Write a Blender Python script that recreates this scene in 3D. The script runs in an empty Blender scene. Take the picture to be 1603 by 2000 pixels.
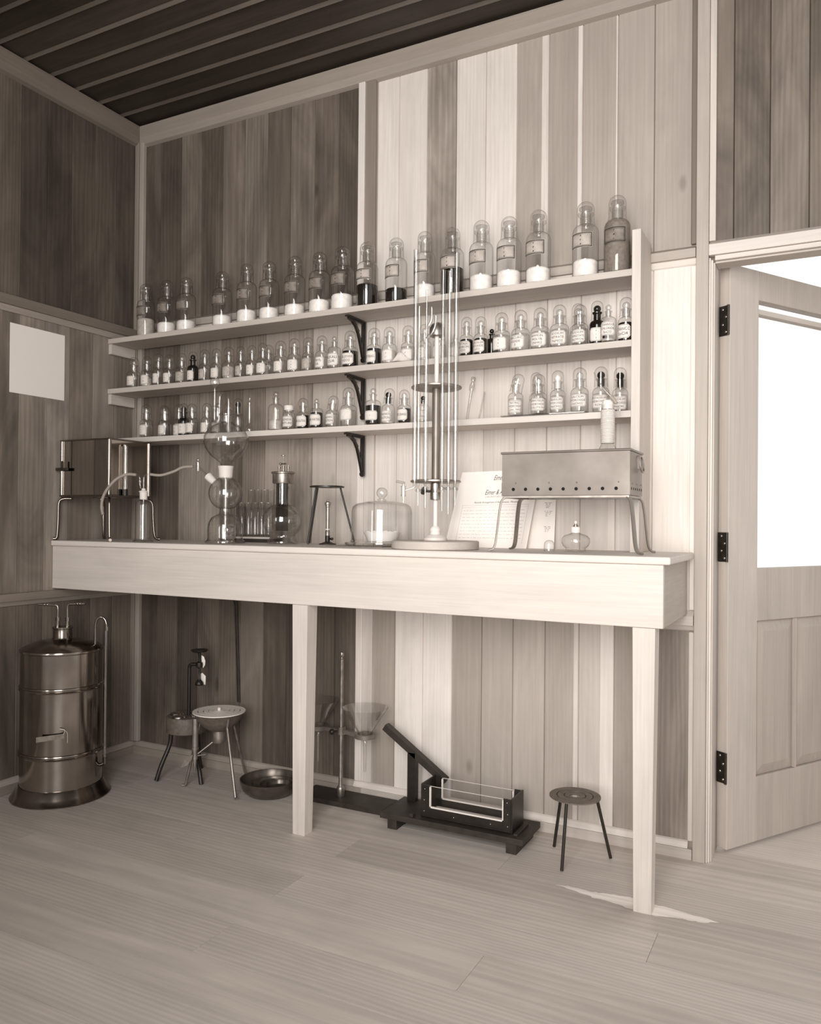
import bpy, bmesh, math, random
from mathutils import Vector, Matrix, Euler
R = math.radians
PI = math.pi
rnd = random.Random(7)
scene = bpy.context.scene
COL = scene.collection

# ------------------------------------------------------------------ colour
def lin(c):
    c = max(0.0, min(255.0, c)) / 255.0
    return c / 12.92 if c <= 0.04045 else ((c + 0.055) / 1.055) ** 2.4

def tone(v, a=1.0):
    """Warm grey of the toned print: v is the 0..255 level of the surface colour."""
    k = 11.0 - 3.0 * max(0.0, (v - 150) / 105.0)
    if v < 110:
        k = 4 + 7 * v / 110.0
    return (lin(v + k * .95), lin(v - 1), lin(v - k * 1.05), a)

# ------------------------------------------------------------------ materials
def grey(v):
    return (lin(v), lin(v), lin(v), 1.0)

def new_mat(name):
    m = bpy.data.materials.new(name)
    m.use_nodes = True
    nt = m.node_tree
    for n in list(nt.nodes):
        nt.nodes.remove(n)
    out = nt.nodes.new('ShaderNodeOutputMaterial')
    return m, nt, out

def plain(name, v, rough=.5, metal=0.0, spec=.5, noise=0.0, nscale=20, bump=0.0, coat=0.0):
    m, nt, out = new_mat(name)
    b = nt.nodes.new('ShaderNodeBsdfPrincipled')
    T_ = tone if metal < .4 else (lambda q: tuple(a_ * .8 + b_ * .2 for a_, b_ in zip(tone(q), grey(q))))
    b.inputs['Base Color'].default_value = T_(v)
    b.inputs['Roughness'].default_value = rough
    b.inputs['Metallic'].default_value = metal
    b.inputs['Specular IOR Level'].default_value = spec
    b.inputs['Coat Weight'].default_value = coat
    nt.links.new(b.outputs[0], out.inputs[0])
    if noise or bump:
        tc = nt.nodes.new('ShaderNodeTexCoord')
        nz = nt.nodes.new('ShaderNodeTexNoise')
        nz.inputs['Scale'].default_value = nscale
        nz.inputs['Detail'].default_value = 5
        nt.links.new(tc.outputs['Object'], nz.inputs['Vector'])
        if noise:
            rmp = nt.nodes.new('ShaderNodeValToRGB')
            rmp.color_ramp.elements[0].position = .3
            rmp.color_ramp.elements[1].position = .7
            rmp.color_ramp.elements[0].color = T_(v * (1 - noise))
            rmp.color_ramp.elements[1].color = T_(min(250, v * (1 + noise)))
            nt.links.new(nz.outputs['Fac'], rmp.inputs[0])
            nt.links.new(rmp.outputs[0], b.inputs['Base Color'])
        if bump:
            bp = nt.nodes.new('ShaderNodeBump')
            bp.inputs['Strength'].default_value = bump
            bp.inputs['Distance'].default_value = .002
            nt.links.new(nz.outputs['Fac'], bp.inputs['Height'])
            nt.links.new(bp.outputs[0], b.inputs['Normal'])
    return m

def wood(name, axis, grain=.30, blotch=.25, rough=.55, spec=.3, fine=1.0, ring=.0, knots=0.0):
    """Sawn boards: the face attribute 'tone' is the board's own colour, 'shift' moves the grain from board to board."""
    m, nt, out = new_mat(name)
    N, L = nt.nodes.new, nt.links.new
    b = N('ShaderNodeBsdfPrincipled')
    b.inputs['Roughness'].default_value = rough
    b.inputs['Specular IOR Level'].default_value = spec
    L(b.outputs[0], out.inputs[0])
    tc = N('ShaderNodeTexCoord')
    sh = N('ShaderNodeAttribute'); sh.attribute_name = 'shift'
    tn = N('ShaderNodeAttribute'); tn.attribute_name = 'tone'
    add = N('ShaderNodeVectorMath'); add.operation = 'ADD'
    L(tc.outputs['Object'], add.inputs[0]); L(sh.outputs['Vector'], add.inputs[1])
    def noise(sc_across, sc_along, detail, dist):
        mp = N('ShaderNodeVectorMath'); mp.operation = 'MULTIPLY'
        s = [sc_across] * 3
        s['xyz'.index(axis)] = sc_along
        mp.inputs[1].default_value = s
        L(add.outputs[0], mp.inputs[0])
        nz = N('ShaderNodeTexNoise')
        nz.inputs['Scale'].default_value = 1
        nz.inputs['Detail'].default_value = detail
        nz.inputs['Roughness'].default_value = .6
        nz.inputs['Distortion'].default_value = dist
        L(mp.outputs[0], nz.inputs['Vector'])
        return nz.outputs['Fac']
    g1 = noise(150 * fine, 3.0 * fine, 4, .5)
    g2 = noise(15, 1.1, 2, 1.8)
    g3 = noise(5, 1.6, 4, 1.0)
    def rangef(src, amp, lo=.3, hi=.7):
        mr = N('ShaderNodeMapRange')
        mr.inputs['From Min'].default_value = lo; mr.inputs['From Max'].default_value = hi
        mr.inputs['To Min'].default_value = 1 - amp; mr.inputs['To Max'].default_value = 1 + amp * .8
        L(src, mr.inputs['Value'])
        return mr.outputs[0]
    def mul(a, c):
        mm = N('ShaderNodeMath'); mm.operation = 'MULTIPLY'
        L(a, mm.inputs[0]); L(c, mm.inputs[1])
        return mm.outputs[0]
    f = mul(mul(rangef(g1, grain), rangef(g2, grain * .8)), rangef(g3, blotch))
    if ring:
        mp = N('ShaderNodeVectorMath'); mp.operation = 'MULTIPLY'
        s = [1.0] * 3; s['xyz'.index(axis)] = .09
        mp.inputs[1].default_value = s
        L(add.outputs[0], mp.inputs[0])
        wv = N('ShaderNodeTexWave'); wv.wave_type = 'RINGS'; wv.rings_direction = axis.upper()
        wv.inputs['Scale'].default_value = 22; wv.inputs['Distortion'].default_value = 5
        wv.inputs['Detail'].default_value = 2; wv.inputs['Detail Scale'].default_value = 1.2
        L(mp.outputs[0], wv.inputs['Vector'])
        f = mul(f, rangef(wv.outputs['Fac'], ring, 0, 1))
    if knots:
        mp = N('ShaderNodeVectorMath'); mp.operation = 'MULTIPLY'
        s = [7.0] * 3; s['xyz'.index(axis)] = 3.2
        mp.inputs[1].default_value = s
        L(add.outputs[0], mp.inputs[0])
        vo = N('ShaderNodeTexVoronoi'); vo.inputs['Scale'].default_value = 1
        L(mp.outputs[0], vo.inputs['Vector'])
        sx = N('ShaderNodeSeparateColor'); L(vo.outputs['Color'], sx.inputs[0])
        gt = N('ShaderNodeMath'); gt.operation = 'GREATER_THAN'; gt.inputs[1].default_value = .80
        L(sx.outputs[0], gt.inputs[0])
        kr = N('ShaderNodeMapRange')
        kr.inputs['From Min'].default_value = .05; kr.inputs['From Max'].default_value = .12
        kr.inputs['To Min'].default_value = knots; kr.inputs['To Max'].default_value = 0
        L(vo.outputs['Distance'], kr.inputs['Value'])
        kk = mul(kr.outputs[0], gt.outputs[0])
        inv = N('ShaderNodeMath'); inv.operation = 'SUBTRACT'; inv.inputs[0].default_value = 1
        L(kk, inv.inputs[1])
        f = mul(f, inv.outputs[0])
    sc = N('ShaderNodeVectorMath'); sc.operation = 'SCALE'
    L(tn.outputs['Color'], sc.inputs[0]); L(f, sc.inputs['Scale'])
    L(sc.outputs[0], b.inputs['Base Color'])
    bp = N('ShaderNodeBump'); bp.inputs['Strength'].default_value = .12; bp.inputs['Distance'].default_value = .002
    L(g1, bp.inputs['Height']); L(bp.outputs[0], b.inputs['Normal'])
    return m

def glass(name, clear=245, edge=120, refl=.85, base=.06, rough=.015, power=3.0):
    """Thin blown glass: transparent straight on, darker and more mirror-like towards the grazing rim."""
    m, nt, out = new_mat(name)
    N, L = nt.nodes.new, nt.links.new
    lw = N('ShaderNodeLayerWeight'); lw.inputs['Blend'].default_value = .5
    pw = N('ShaderNodeMath'); pw.operation = 'POWER'; pw.inputs[1].default_value = power
    L(lw.outputs['Facing'], pw.inputs[0])
    mx = N('ShaderNodeMixRGB')
    mx.inputs[1].default_value = grey(clear); mx.inputs[2].default_value = grey(edge)
    L(pw.outputs[0], mx.inputs[0])
    tr = N('ShaderNodeBsdfTransparent'); L(mx.outputs[0], tr.inputs[0])
    gl = N('ShaderNodeBsdfGlossy'); gl.inputs['Roughness'].default_value = rough
    gl.inputs['Color'].default_value = (1, .97, .93, 1)
    p2 = N('ShaderNodeMath'); p2.operation = 'POWER'; p2.inputs[1].default_value = power + 1.5
    L(lw.outputs['Facing'], p2.inputs[0])
    mr = N('ShaderNodeMapRange'); mr.inputs['To Min'].default_value = base; mr.inputs['To Max'].default_value = refl
    L(p2.outputs[0], mr.inputs['Value'])
    ms = N('ShaderNodeMixShader')
    L(mr.outputs[0], ms.inputs[0]); L(tr.outputs[0], ms.inputs[1]); L(gl.outputs[0], ms.inputs[2])
    L(ms.outputs[0], out.inputs[0])
    return m

M = {}
M['wall'] = wood('board_wall_wood', 'z', grain=.05, blotch=.11, ring=.03, knots=.30)
M['ceil'] = wood('ceiling_wood', 'x', grain=.14, blotch=.2)
M['floor'] = wood('floor_wood', 'x', grain=.045, blotch=.10, rough=.5, ring=.07)
M['wx'] = wood('pale_wood_x', 'x', grain=.06, blotch=.05)
M['wy'] = wood('pale_wood_y', 'y', grain=.07, blotch=.07)
M['wz'] = wood('pale_wood_z', 'z', grain=.07, blotch=.08)
M['glass'] = glass('clear_glass', 255, 140, base=.055, power=3.6)
M['dome'] = glass('dome_glass', 255, 160, base=.06)
M['thick'] = glass('thick_glass', 254, 130, base=.10, power=2.6)
M['tube'] = glass('tube_glass', 255, 105, base=.14, power=2.4)
M['stopper'] = glass('stopper_glass', 252, 185, base=.10, power=2.2)
M['funnel'] = glass('funnel_glass', 254, 175, base=.17, refl=.7, power=2.2)
M['pane'] = glass('window_pane', 250, 215, refl=.5, base=.03, power=4)
M['liquid'] = glass('clear_liquid', 254, 215, base=.02, power=2)
M['amber'] = plain('amber_glass', 22, rough=.06, spec=.6)
M['dark_liquid'] = plain('dark_liquid', 26, rough=.10, spec=.6)
M['powder'] = plain('white_powder', 236, rough=.9, noise=.05, nscale=60)
M['grey_powder'] = plain('grey_powder', 118, rough=.8, noise=.10, nscale=90)
M['pale_powder'] = plain('pale_grey_powder', 176, rough=.9, noise=.08, nscale=60)
M['label'] = plain('label_paper', 218, rough=.8, noise=.03, nscale=90)
M['label_tan'] = plain('tan_label_paper', 168, rough=.7, noise=.08, nscale=60)
M['label_old'] = plain('aged_label_paper', 118, rough=.6, noise=.14, nscale=50)
M['ink'] = plain('black_ink', 36, rough=.7)
M['faint_ink'] = plain('faint_ink', 158, rough=.8)
M['pale_ink'] = plain('pale_grey_print', 200, rough=.8)
M['frost'] = plain('frosted_glass', 226, rough=.55, spec=.5)
M['porcelain'] = plain('white_porcelain', 240, rough=.25)
M['cream'] = plain('cream_enamel', 226, rough=.4)
M['rubber'] = plain('grey_rubber', 150, rough=.7)
M['iron'] = plain('black_iron', 30, rough=.38, noise=.25, nscale=40)
M['iron_mat'] = plain('dull_black_paint', 42, rough=.55, noise=.2, nscale=30)
M['cast'] = plain('grey_cast_iron', 96, rough=.6, noise=.12, nscale=60)
M['copper'] = plain('polished_copper', 150, rough=.14, metal=1, noise=.10, nscale=7)
M['copper_dull'] = plain('dull_copper_sheet', 122, rough=.40, metal=.45, noise=.10, nscale=9)
M['copper_dark'] = plain('dark_copper', 120, rough=.20, metal=1, noise=.12, nscale=5)
M['mirror'] = plain('polished_metal_sheet', 168, rough=.07, metal=1, noise=.04, nscale=4)
M['nickel'] = plain('nickel_plate', 206, rough=.24, metal=1, noise=.05, nscale=40)
M['steel'] = plain('dull_steel', 150, rough=.4, metal=.8, noise=.12, nscale=30)
M['brass'] = plain('tarnished_brass', 140, rough=.34, metal=.85, noise=.16, nscale=35)
M['pan'] = plain('worn_iron_pan', 92, rough=.30, metal=.7, noise=.15, nscale=25)
M['wall_old'] = wood('dark_board_wood', 'z', grain=.075, blotch=.40, ring=.10, knots=.35)
M['black'] = plain('black_hole', 12, rough=.9)
M['paper'] = plain('white_paper', 244, rough=.9)
M['ring_white'] = plain('white_enamel_rings', 235, rough=.35)
M['cloth'] = plain('crumpled_white_cloth', 216, rough=.95, noise=.06, nscale=30)
M['hinge'] = plain('dark_hinge_metal', 46, rough=.35, metal=.4, noise=.2, nscale=60)
M['mesh'] = plain('wire_gauze', 130, rough=.5, metal=.5, noise=.4, nscale=600)
M['tank_white'] = plain('white_cement', 236, rough=.9)

# ------------------------------------------------------------------ mesh builder
class MB:
    def __init__(self):
        self.v, self.f, self.mi, self.sm, self.tn, self.sh = [], [], [], [], [], []
        self.mats = []
    def _add(self, verts, faces, mat=None, smooth=False, tn=None, sh=None, mtx=None):
        o = len(self.v)
        if mtx is not None:
            verts = [mtx @ Vector(p) for p in verts]
        self.v += [tuple(p) for p in verts]
        if mat not in self.mats:
            self.mats.append(mat)
        k = self.mats.index(mat)
        tn = tn if tn is not None else 170
        c = tone(tn) if not isinstance(tn, tuple) else tn
        if sh is None:
            sh = (rnd.uniform(0, 40), rnd.uniform(0, 40), rnd.uniform(0, 40))
        for f in faces:
            self.f.append([i + o for i in f]); self.mi.append(k); self.sm.append(smooth)
            self.tn.append(c); self.sh.append(sh)
        return self
    def box(self, x0, x1, y0, y1, z0, z1, mat=None, tn=None, sh=None, mtx=None):
        vs = [(x0, y0, z0), (x1, y0, z0), (x1, y1, z0), (x0, y1, z0), (x0, y0, z1), (x1, y0, z1), (x1, y1, z1), (x0, y1, z1)]
        fs = [(0, 3, 2, 1), (4, 5, 6, 7), (0, 1, 5, 4), (1, 2, 6, 5), (2, 3, 7, 6), (3, 0, 4, 7)]
        return self._add(vs, fs, mat, False, tn, sh, mtx)
    def hexa(self, lo, hi, mat=None, tn=None, sh=None, mtx=None):
        """lo, hi: four corners each, counter-clockwise seen from above."""
        fs = [(3, 2, 1, 0), (4, 5, 6, 7), (0, 1, 5, 4), (1, 2, 6, 5), (2, 3, 7, 6), (3, 0, 4, 7)]
        return self._add(list(lo) + list(hi), fs, mat, False, tn, sh, mtx)
    def prism(self, poly, a0, a1, axis='z', mat=None, tn=None, sh=None, mtx=None, smooth=False):
        """poly in the two other axes (order of xyz), extruded along axis."""
        n = len(poly)
        def P(p, a):
            return {'x': (a, p[0], p[1]), 'y': (p[0], a, p[1]), 'z': (p[0], p[1], a)}[axis]
        vs = [P(p, a0) for p in poly] + [P(p, a1) for p in poly]
        fs = [tuple(range(n - 1, -1, -1)), tuple(range(n, 2 * n))]
        fs += [(i, (i + 1) % n, n + (i + 1) % n, n + i) for i in range(n)]
        return self._add(vs, fs, mat, smooth, tn, sh, mtx)
    def lathe(self, prof, seg=24, mat=None, c=(0, 0, 0), mtx=None, smooth=True, tn=None, sx=1.0, sy=1.0, a0=0.0, wob=None):
        vs, fs = [], []
        ring = []
        for (r, z) in prof:
            if r < 1e-6:
                ring.append([len(vs)]); vs.append((c[0], c[1], c[2] + z))
            else:
                idx = []
                for i in range(seg):
                    a = a0 + 2 * PI * i / seg
                    idx.append(len(vs))
                    vs.append((c[0] + sx * r * math.cos(a), c[1] + sy * r * math.sin(a), c[2] + z))
                ring.append(idx)
        for k in range(len(ring) - 1):
            A, B = ring[k], ring[k + 1]
            for i in range(seg):
                j = (i + 1) % seg
                if len(A) == 1 and len(B) == 1:
                    break
                if len(A) == 1:
                    fs.append((A[0], B[j], B[i]))
                elif len(B) == 1:
                    fs.append((A[i], A[j], B[0]))
                else:
                    fs.append((A[i], A[j], B[j], B[i]))
        return self._add(vs, fs, mat, smooth, tn, None, mtx)
    def cyl(self, c, r, z0, z1, mat=None, seg=20, mtx=None, r1=None):
        r1 = r if r1 is None else r1
        return self.lathe([(0, z0), (r, z0), (r1, z1), (0, z1)], seg, mat, c, mtx)
    def tube(self, pts, r, mat=None, seg=10, cap=True, smooth=True, closed=False):
        pts = [Vector(p) for p in pts]
        n = len(pts)
        rr = r if isinstance(r, (list, tuple)) else [r] * n
        vs, fs = [], []
        prev = None
        for i, p in enumerate(pts):
            if closed:
                t = (pts[(i + 1) % n] - pts[i - 1]).normalized()
            else:
                t = ((pts[min(i + 1, n - 1)] - pts[max(i - 1, 0)])).normalized()
            if prev is None:
                u = t.orthogonal().normalized()
            else:
                u = (prev - t * prev.dot(t))
                u = u.normalized() if u.length > 1e-6 else t.orthogonal().normalized()
            prev = u
            w = t.cross(u)
            for k in range(seg):
                a = 2 * PI * k / seg
                vs.append(p + (u * math.cos(a) + w * math.sin(a)) * rr[i])
        m = n if closed else n - 1
        for i in range(m):
            for k in range(seg):
                l = (k + 1) % seg
                j = (i + 1) % n
                fs.append((i * seg + k, i * seg + l, j * seg + l, j * seg + k))
        if cap and not closed:
            fs.append(tuple(range(seg - 1, -1, -1)))
            fs.append(tuple((n - 1) * seg + k for k in range(seg)))
        return self._add(vs, fs, mat, smooth)
    def ball(self, c, r, mat=None, seg=16, rings=9, sz=1.0, mtx=None):
        prof = [(r * math.sin(PI * i / rings), -r * sz * math.cos(PI * i / rings)) for i in range(rings + 1)]
        prof[0] = (0, prof[0][1]); prof[-1] = (0, prof[-1][1])
        return self.lathe(prof, seg, mat, c, mtx)
    def faces(self, verts, faces, mat=None, smooth=False, tn=None):
        return self._add(verts, faces, mat, smooth, tn)
    def build(self, name, mat, parent=None, bevel=0.0, loc=None, sharp=38, solid=0.0):
        me = bpy.data.meshes.new(name)
        me.from_pydata(self.v, [], self.f)
        mats = [m if m is not None else mat for m in self.mats]
        for m in mats:
            me.materials.append(M[m] if isinstance(m, str) else m)
        me.polygons.foreach_set('material_index', self.mi)
        me.polygons.foreach_set('use_smooth', self.sm)
        ta = me.attributes.new('tone', 'FLOAT_COLOR', 'FACE')
        sa = me.attributes.new('shift', 'FLOAT_VECTOR', 'FACE')
        ta.data.foreach_set('color', [x for c in self.tn for x in c])
        sa.data.foreach_set('vector', [x for c in self.sh for x in c])
        me.update()
        if any(self.sm):
            me.set_sharp_from_angle(angle=R(sharp))
        ob = bpy.data.objects.new(name, me)
        COL.objects.link(ob)
        if parent is not None:
            ob.parent = parent
        if loc is not None:
            ob.location = loc
        if bevel:
            bv = ob.modifiers.new('edge', 'BEVEL')
            bv.width = bevel; bv.segments = 2; bv.limit_method = 'ANGLE'; bv.angle_limit = R(40)
        if solid:
            so = ob.modifiers.new('thickness', 'SOLIDIFY'); so.thickness = solid; so.offset = -1
        return ob

def arc(c, r, a0, a1, n, plane='xz'):
    out = []
    for i in range(n + 1):
        a = R(a0 + (a1 - a0) * i / n)
        d = (r * math.cos(a), r * math.sin(a))
        if plane == 'xz': out.append((c[0] + d[0], c[1], c[2] + d[1]))
        elif plane == 'yz': out.append((c[0], c[1] + d[0], c[2] + d[1]))
        else: out.append((c[0] + d[0], c[1] + d[1], c[2]))
    return out

def smooth_path(pts, n=6):
    """Catmull-Rom through the points."""
    P = [Vector(p) for p in pts]
    P = [P[0] * 2 - P[1]] + P + [P[-1] * 2 - P[-2]]
    out = []
    for i in range(1, len(P) - 2):
        for k in range(n):
            t = k / n
            a, b, c, d = P[i - 1], P[i], P[i + 1], P[i + 2]
            out.append(.5 * ((2 * b) + (c - a) * t + (2 * a - 5 * b + 4 * c - d) * t * t + (3 * b - 3 * c + d - a) * t ** 3))
    out.append(P[-2])
    return out

def thing(name, label, cat, loc=(0, 0, 0), group=None, rz=0.0):
    o = bpy.data.objects.new(name, None)
    COL.objects.link(o)
    o.empty_display_size = .05
    o.location = loc; o.rotation_euler = (0, 0, rz)
    o['label'] = label; o['category'] = cat
    if group: o['group'] = group
    return o

def tag(o, label, cat, group=None, kind=None):
    if label: o['label'] = label
    if cat: o['category'] = cat
    if group: o['group'] = group
    if kind: o['kind'] = kind
    return o

def struct(o, label=None):
    o['kind'] = 'structure'
    if label: o['label'] = label
    return o

# ------------------------------------------------------------------ lettering
_txt = {}
def text_mesh(s, shear=0.0):
    key = (s, shear)
    if key not in _txt:
        cu = bpy.data.curves.new('lettering', 'FONT')
        cu.body = s; cu.size = 1.0; cu.align_x = 'CENTER'; cu.align_y = 'CENTER'
        cu.resolution_u = 2; cu.shear = shear
        ob = bpy.data.objects.new('lettering', cu)
        COL.objects.link(ob)
        dg = bpy.context.evaluated_depsgraph_get()
        me = bpy.data.meshes.new_from_object(ob.evaluated_get(dg))
        vs = [tuple(v.co) for v in me.vertices]
        fs = [tuple(p.vertices) for p in me.polygons]
        bpy.data.objects.remove(ob); bpy.data.curves.remove(cu); bpy.data.meshes.remove(me)
        xs = [v[0] for v in vs] or [0]
        _txt[key] = (vs, fs, max(xs) - min(xs))
    return _txt[key]

def put_text(mb, s, u, v, size, fit, place, mat='ink', shear=0.0, bold=0.0):
    vs, fs, w = text_mesh(s, shear)
    sx = size
    if w * size > fit: sx = fit / w
    out = [place(u + p[0] * sx, v + p[1] * size) for p in vs]
    mb.faces(out, fs, mat)

def label_part(parent, rad, z0, z1, half_ang, phi, lines, cut=.3, paper='label', border=True, style='octagon', ink='ink', seg=14):
    """A paper label wrapped round the body: u along the arc, v up. phi turns it about the bottle axis."""
    hw = rad * half_ang
    h = (z1 - z0) / 2; zc = (z0 + z1) / 2
    def place_r(r):
        def place(u, v):
            a = u / rad + phi
            return (r * math.sin(a), -r * math.cos(a), zc + v)
        return place
    mb = MB()
    cutw = h * cut
    def hh(u, hw_, h_, c_):
        e = hw_ - abs(u)
        return h_ if e >= c_ else h_ - c_ + e
    def strip(hw_, h_, c_):
        us = sorted(set([-hw_ + 2 * hw_ * i / seg for i in range(seg + 1)] + [-hw_ + c_, hw_ - c_]))
        return us
    us = strip(hw, h, cutw)
    pl = place_r(rad + .0006)
    vs, fs = [], []
    for u in us:
        k = hh(u, hw, h, cutw)
        vs += [pl(u, -k), pl(u, k)]
    for i in range(len(us) - 1):
        fs.append((2 * i, 2 * i + 2, 2 * i + 3, 2 * i + 1))
    mb.faces(vs, fs, paper, smooth=True)
    pl2 = place_r(rad + .0011)
    if border:
        for (ins, wd) in ((.0016, .0008),) if style == 'octagon' else ((.0014, .0028), (.0062, .0010)):
            hw2, h2, c2 = hw - ins, h - ins, cutw
            us = strip(hw2, h2, c2)
            for sgn in (-1, 1):
                vs, fs = [], []
                for u in us:
                    k = hh(u, hw2, h2, c2)
                    vs += [pl2(u, sgn * k), pl2(u, sgn * (k - wd))]
                for i in range(len(us) - 1):
                    fs.append((2 * i, 2 * i + 2, 2 * i + 3, 2 * i + 1) if sgn < 0 else (2 * i, 2 * i + 1, 2 * i + 3, 2 * i + 2))
                mb.faces(vs, fs, ink)
            for sgn in (-1, 1):
                k = h2 - c2
                vs = [pl2(sgn * hw2, -k), pl2(sgn * (hw2 - wd), -k), pl2(sgn * (hw2 - wd), k), pl2(sgn * hw2, k)]
                mb.faces(vs, [(0, 1, 2, 3)], ink)
    n = len(lines)
    if n:
        lh = 2 * (h - .004) / max(n, 2.4)
        for i, s in enumerate(lines):
            v = ((n - 1) / 2 - i) * lh
            if s is None or s.startswith('~'):
                # writing too small to read in the photograph: short strokes
                rr = random.Random(hash((n, i)) % 1000 + int(rad * 1e5) + int(phi * 1000))
                wv = hw * (1.25 if not s else float(s[1:]))
                u = -wv / 2
                while u < wv / 2:
                    w_ = rr.uniform(.0008, .0022) * (2 if style == 'box' else 1)
                    mb.faces([pl2(u, v - lh * .16), pl2(u + w_, v - lh * .16), pl2(u + w_ + lh * .1, v + lh * .16), pl2(u + lh * .1, v + lh * .16)], [(0, 1, 2, 3)], ink if style == 'octagon' else 'ink')
                    u += w_ + rr.uniform(.0005, .0014)
            else:
                put_text(mb, s, 0, v, lh * .92, hw * 1.72, pl2, ink)
    return mb.build('label', paper, parent)

# =================================================================== ROOM
ZC = 2.885                       # ceiling
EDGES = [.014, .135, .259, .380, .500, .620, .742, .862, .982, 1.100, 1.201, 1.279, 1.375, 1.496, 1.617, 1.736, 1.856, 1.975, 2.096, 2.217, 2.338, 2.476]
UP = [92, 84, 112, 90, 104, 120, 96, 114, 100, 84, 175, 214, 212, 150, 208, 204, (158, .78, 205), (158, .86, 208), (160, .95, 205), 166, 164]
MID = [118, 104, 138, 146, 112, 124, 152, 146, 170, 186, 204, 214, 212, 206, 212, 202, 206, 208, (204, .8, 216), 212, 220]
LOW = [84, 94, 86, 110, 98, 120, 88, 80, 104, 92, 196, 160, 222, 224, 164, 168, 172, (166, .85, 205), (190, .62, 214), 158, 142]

def boards(mb, edges, tones, z0, z1, plane='back', ch=.0022, dep=.006):
    """Tongue and groove boards standing between z0 and z1, edges chamfered so that the joints show."""
    for i in range(len(edges) - 1):
        a, b = edges[i], edges[i + 1]
        t = tones[i % len(tones)]
        spl = None
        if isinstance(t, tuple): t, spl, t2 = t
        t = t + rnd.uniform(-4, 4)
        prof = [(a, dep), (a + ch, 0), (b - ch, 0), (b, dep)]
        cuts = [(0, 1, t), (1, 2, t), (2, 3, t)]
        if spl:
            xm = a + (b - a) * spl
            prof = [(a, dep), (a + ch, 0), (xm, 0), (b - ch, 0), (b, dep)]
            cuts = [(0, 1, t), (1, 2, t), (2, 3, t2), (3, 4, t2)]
        sh = (rnd.uniform(0, 40), rnd.uniform(0, 40), rnd.uniform(0, 40))
        for (p, q, tt) in cuts:
            P, Q = prof[p], prof[q]
            if plane == 'back':
                vs = [(P[0], P[1], z0), (Q[0], Q[1], z0), (Q[0], Q[1], z1), (P[0], P[1], z1)]
            else:   # left wall, facing +x; coordinate runs along y
                vs = [(-P[1], P[0], z0), (-Q[1], Q[0], z0), (-Q[1], Q[0], z1), (-P[1], P[0], z1)]
            mb._add(vs, [(0, 1, 2, 3)], 'wall_old' if t < 150 else None, False, tt, sh)

# back wall, three tiers of boards, door opening from x=2.53 to 3.36
wb = MB()
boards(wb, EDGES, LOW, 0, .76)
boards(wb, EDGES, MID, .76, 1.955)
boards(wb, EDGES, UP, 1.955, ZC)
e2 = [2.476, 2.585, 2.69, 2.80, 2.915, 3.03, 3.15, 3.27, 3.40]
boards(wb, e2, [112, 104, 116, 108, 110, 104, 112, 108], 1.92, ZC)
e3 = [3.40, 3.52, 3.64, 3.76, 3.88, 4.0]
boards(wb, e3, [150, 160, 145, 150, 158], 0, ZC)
wb.box(-.10, 2.522, .006, .085, 0, ZC, tn=140)
wb.box(2.522, 3.36, .006, .060, 1.918, ZC, tn=130)
wb.box(3.36, 4.0, .006, .10, 0, ZC, tn=140)
struct(wb.build('wall_back', 'wall'))

le = [-.014 - .1205 * k for k in range(36)][::-1]
wl = MB()
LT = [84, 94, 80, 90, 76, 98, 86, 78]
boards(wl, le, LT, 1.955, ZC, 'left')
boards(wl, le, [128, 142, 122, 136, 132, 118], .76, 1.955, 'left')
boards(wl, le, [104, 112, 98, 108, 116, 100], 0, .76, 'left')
wl.box(-.08, -.006, -4.4, .0, 0, ZC, tn=110)
struct(wl.build('wall_left', 'wall'))

# ceiling boards run along x; bevelled joints coloured paler to imitate caught light
mb = MB()
y = -.02
k = 0
while y > -4.3:
    y1 = y - .1215
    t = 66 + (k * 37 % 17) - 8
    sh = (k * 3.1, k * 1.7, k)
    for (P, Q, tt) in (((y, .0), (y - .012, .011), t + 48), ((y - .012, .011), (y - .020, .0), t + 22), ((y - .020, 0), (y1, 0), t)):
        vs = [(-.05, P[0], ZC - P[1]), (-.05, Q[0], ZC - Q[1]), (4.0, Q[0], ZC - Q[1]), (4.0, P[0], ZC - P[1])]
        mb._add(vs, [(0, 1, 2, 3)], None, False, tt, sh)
    y = y1; k += 1
mb.box(-.05, 4.0, -4.4, .08, ZC + .002, ZC + .05, tn=60)
struct(mb.build('ceiling', 'ceil'))

# floor planks
mb = MB()
k = 0
y = .10
joints = {3: [1.455, 3.1], 4: [2.463, .9], 5: [1.447, 2.9], 6: [.45, 2.1], 7: [1.45, 3.2]}
yy = [.10, -.06, -.22, -.38, -.54, -.70, -.86, -1.03, -1.19, -1.35, -1.51, -1.67, -1.83, -1.99, -2.15, -2.31, -2.47, -2.63, -2.79, -2.95, -3.3, -3.6, -4.0, -4.4]
for i in range(len(yy) - 1):
    js = [-.05] + sorted(joints.get(i, [rnd.uniform(.3, 1.4), rnd.uniform(1.9, 3.4)])) + [4.0]
    for j in range(len(js) - 1):
        t = 192 + rnd.uniform(-4, 4)
        g = .0005
        mb.box(js[j] + g, js[j + 1] - g, yy[i + 1] + g, yy[i] - g, -.02, 0, tn=t)
mb.box(-.05, 4.0, -4.4, .10, -.06, -.0035, tn=60)
fl = struct(mb.build('floor', 'floor'))
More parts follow.
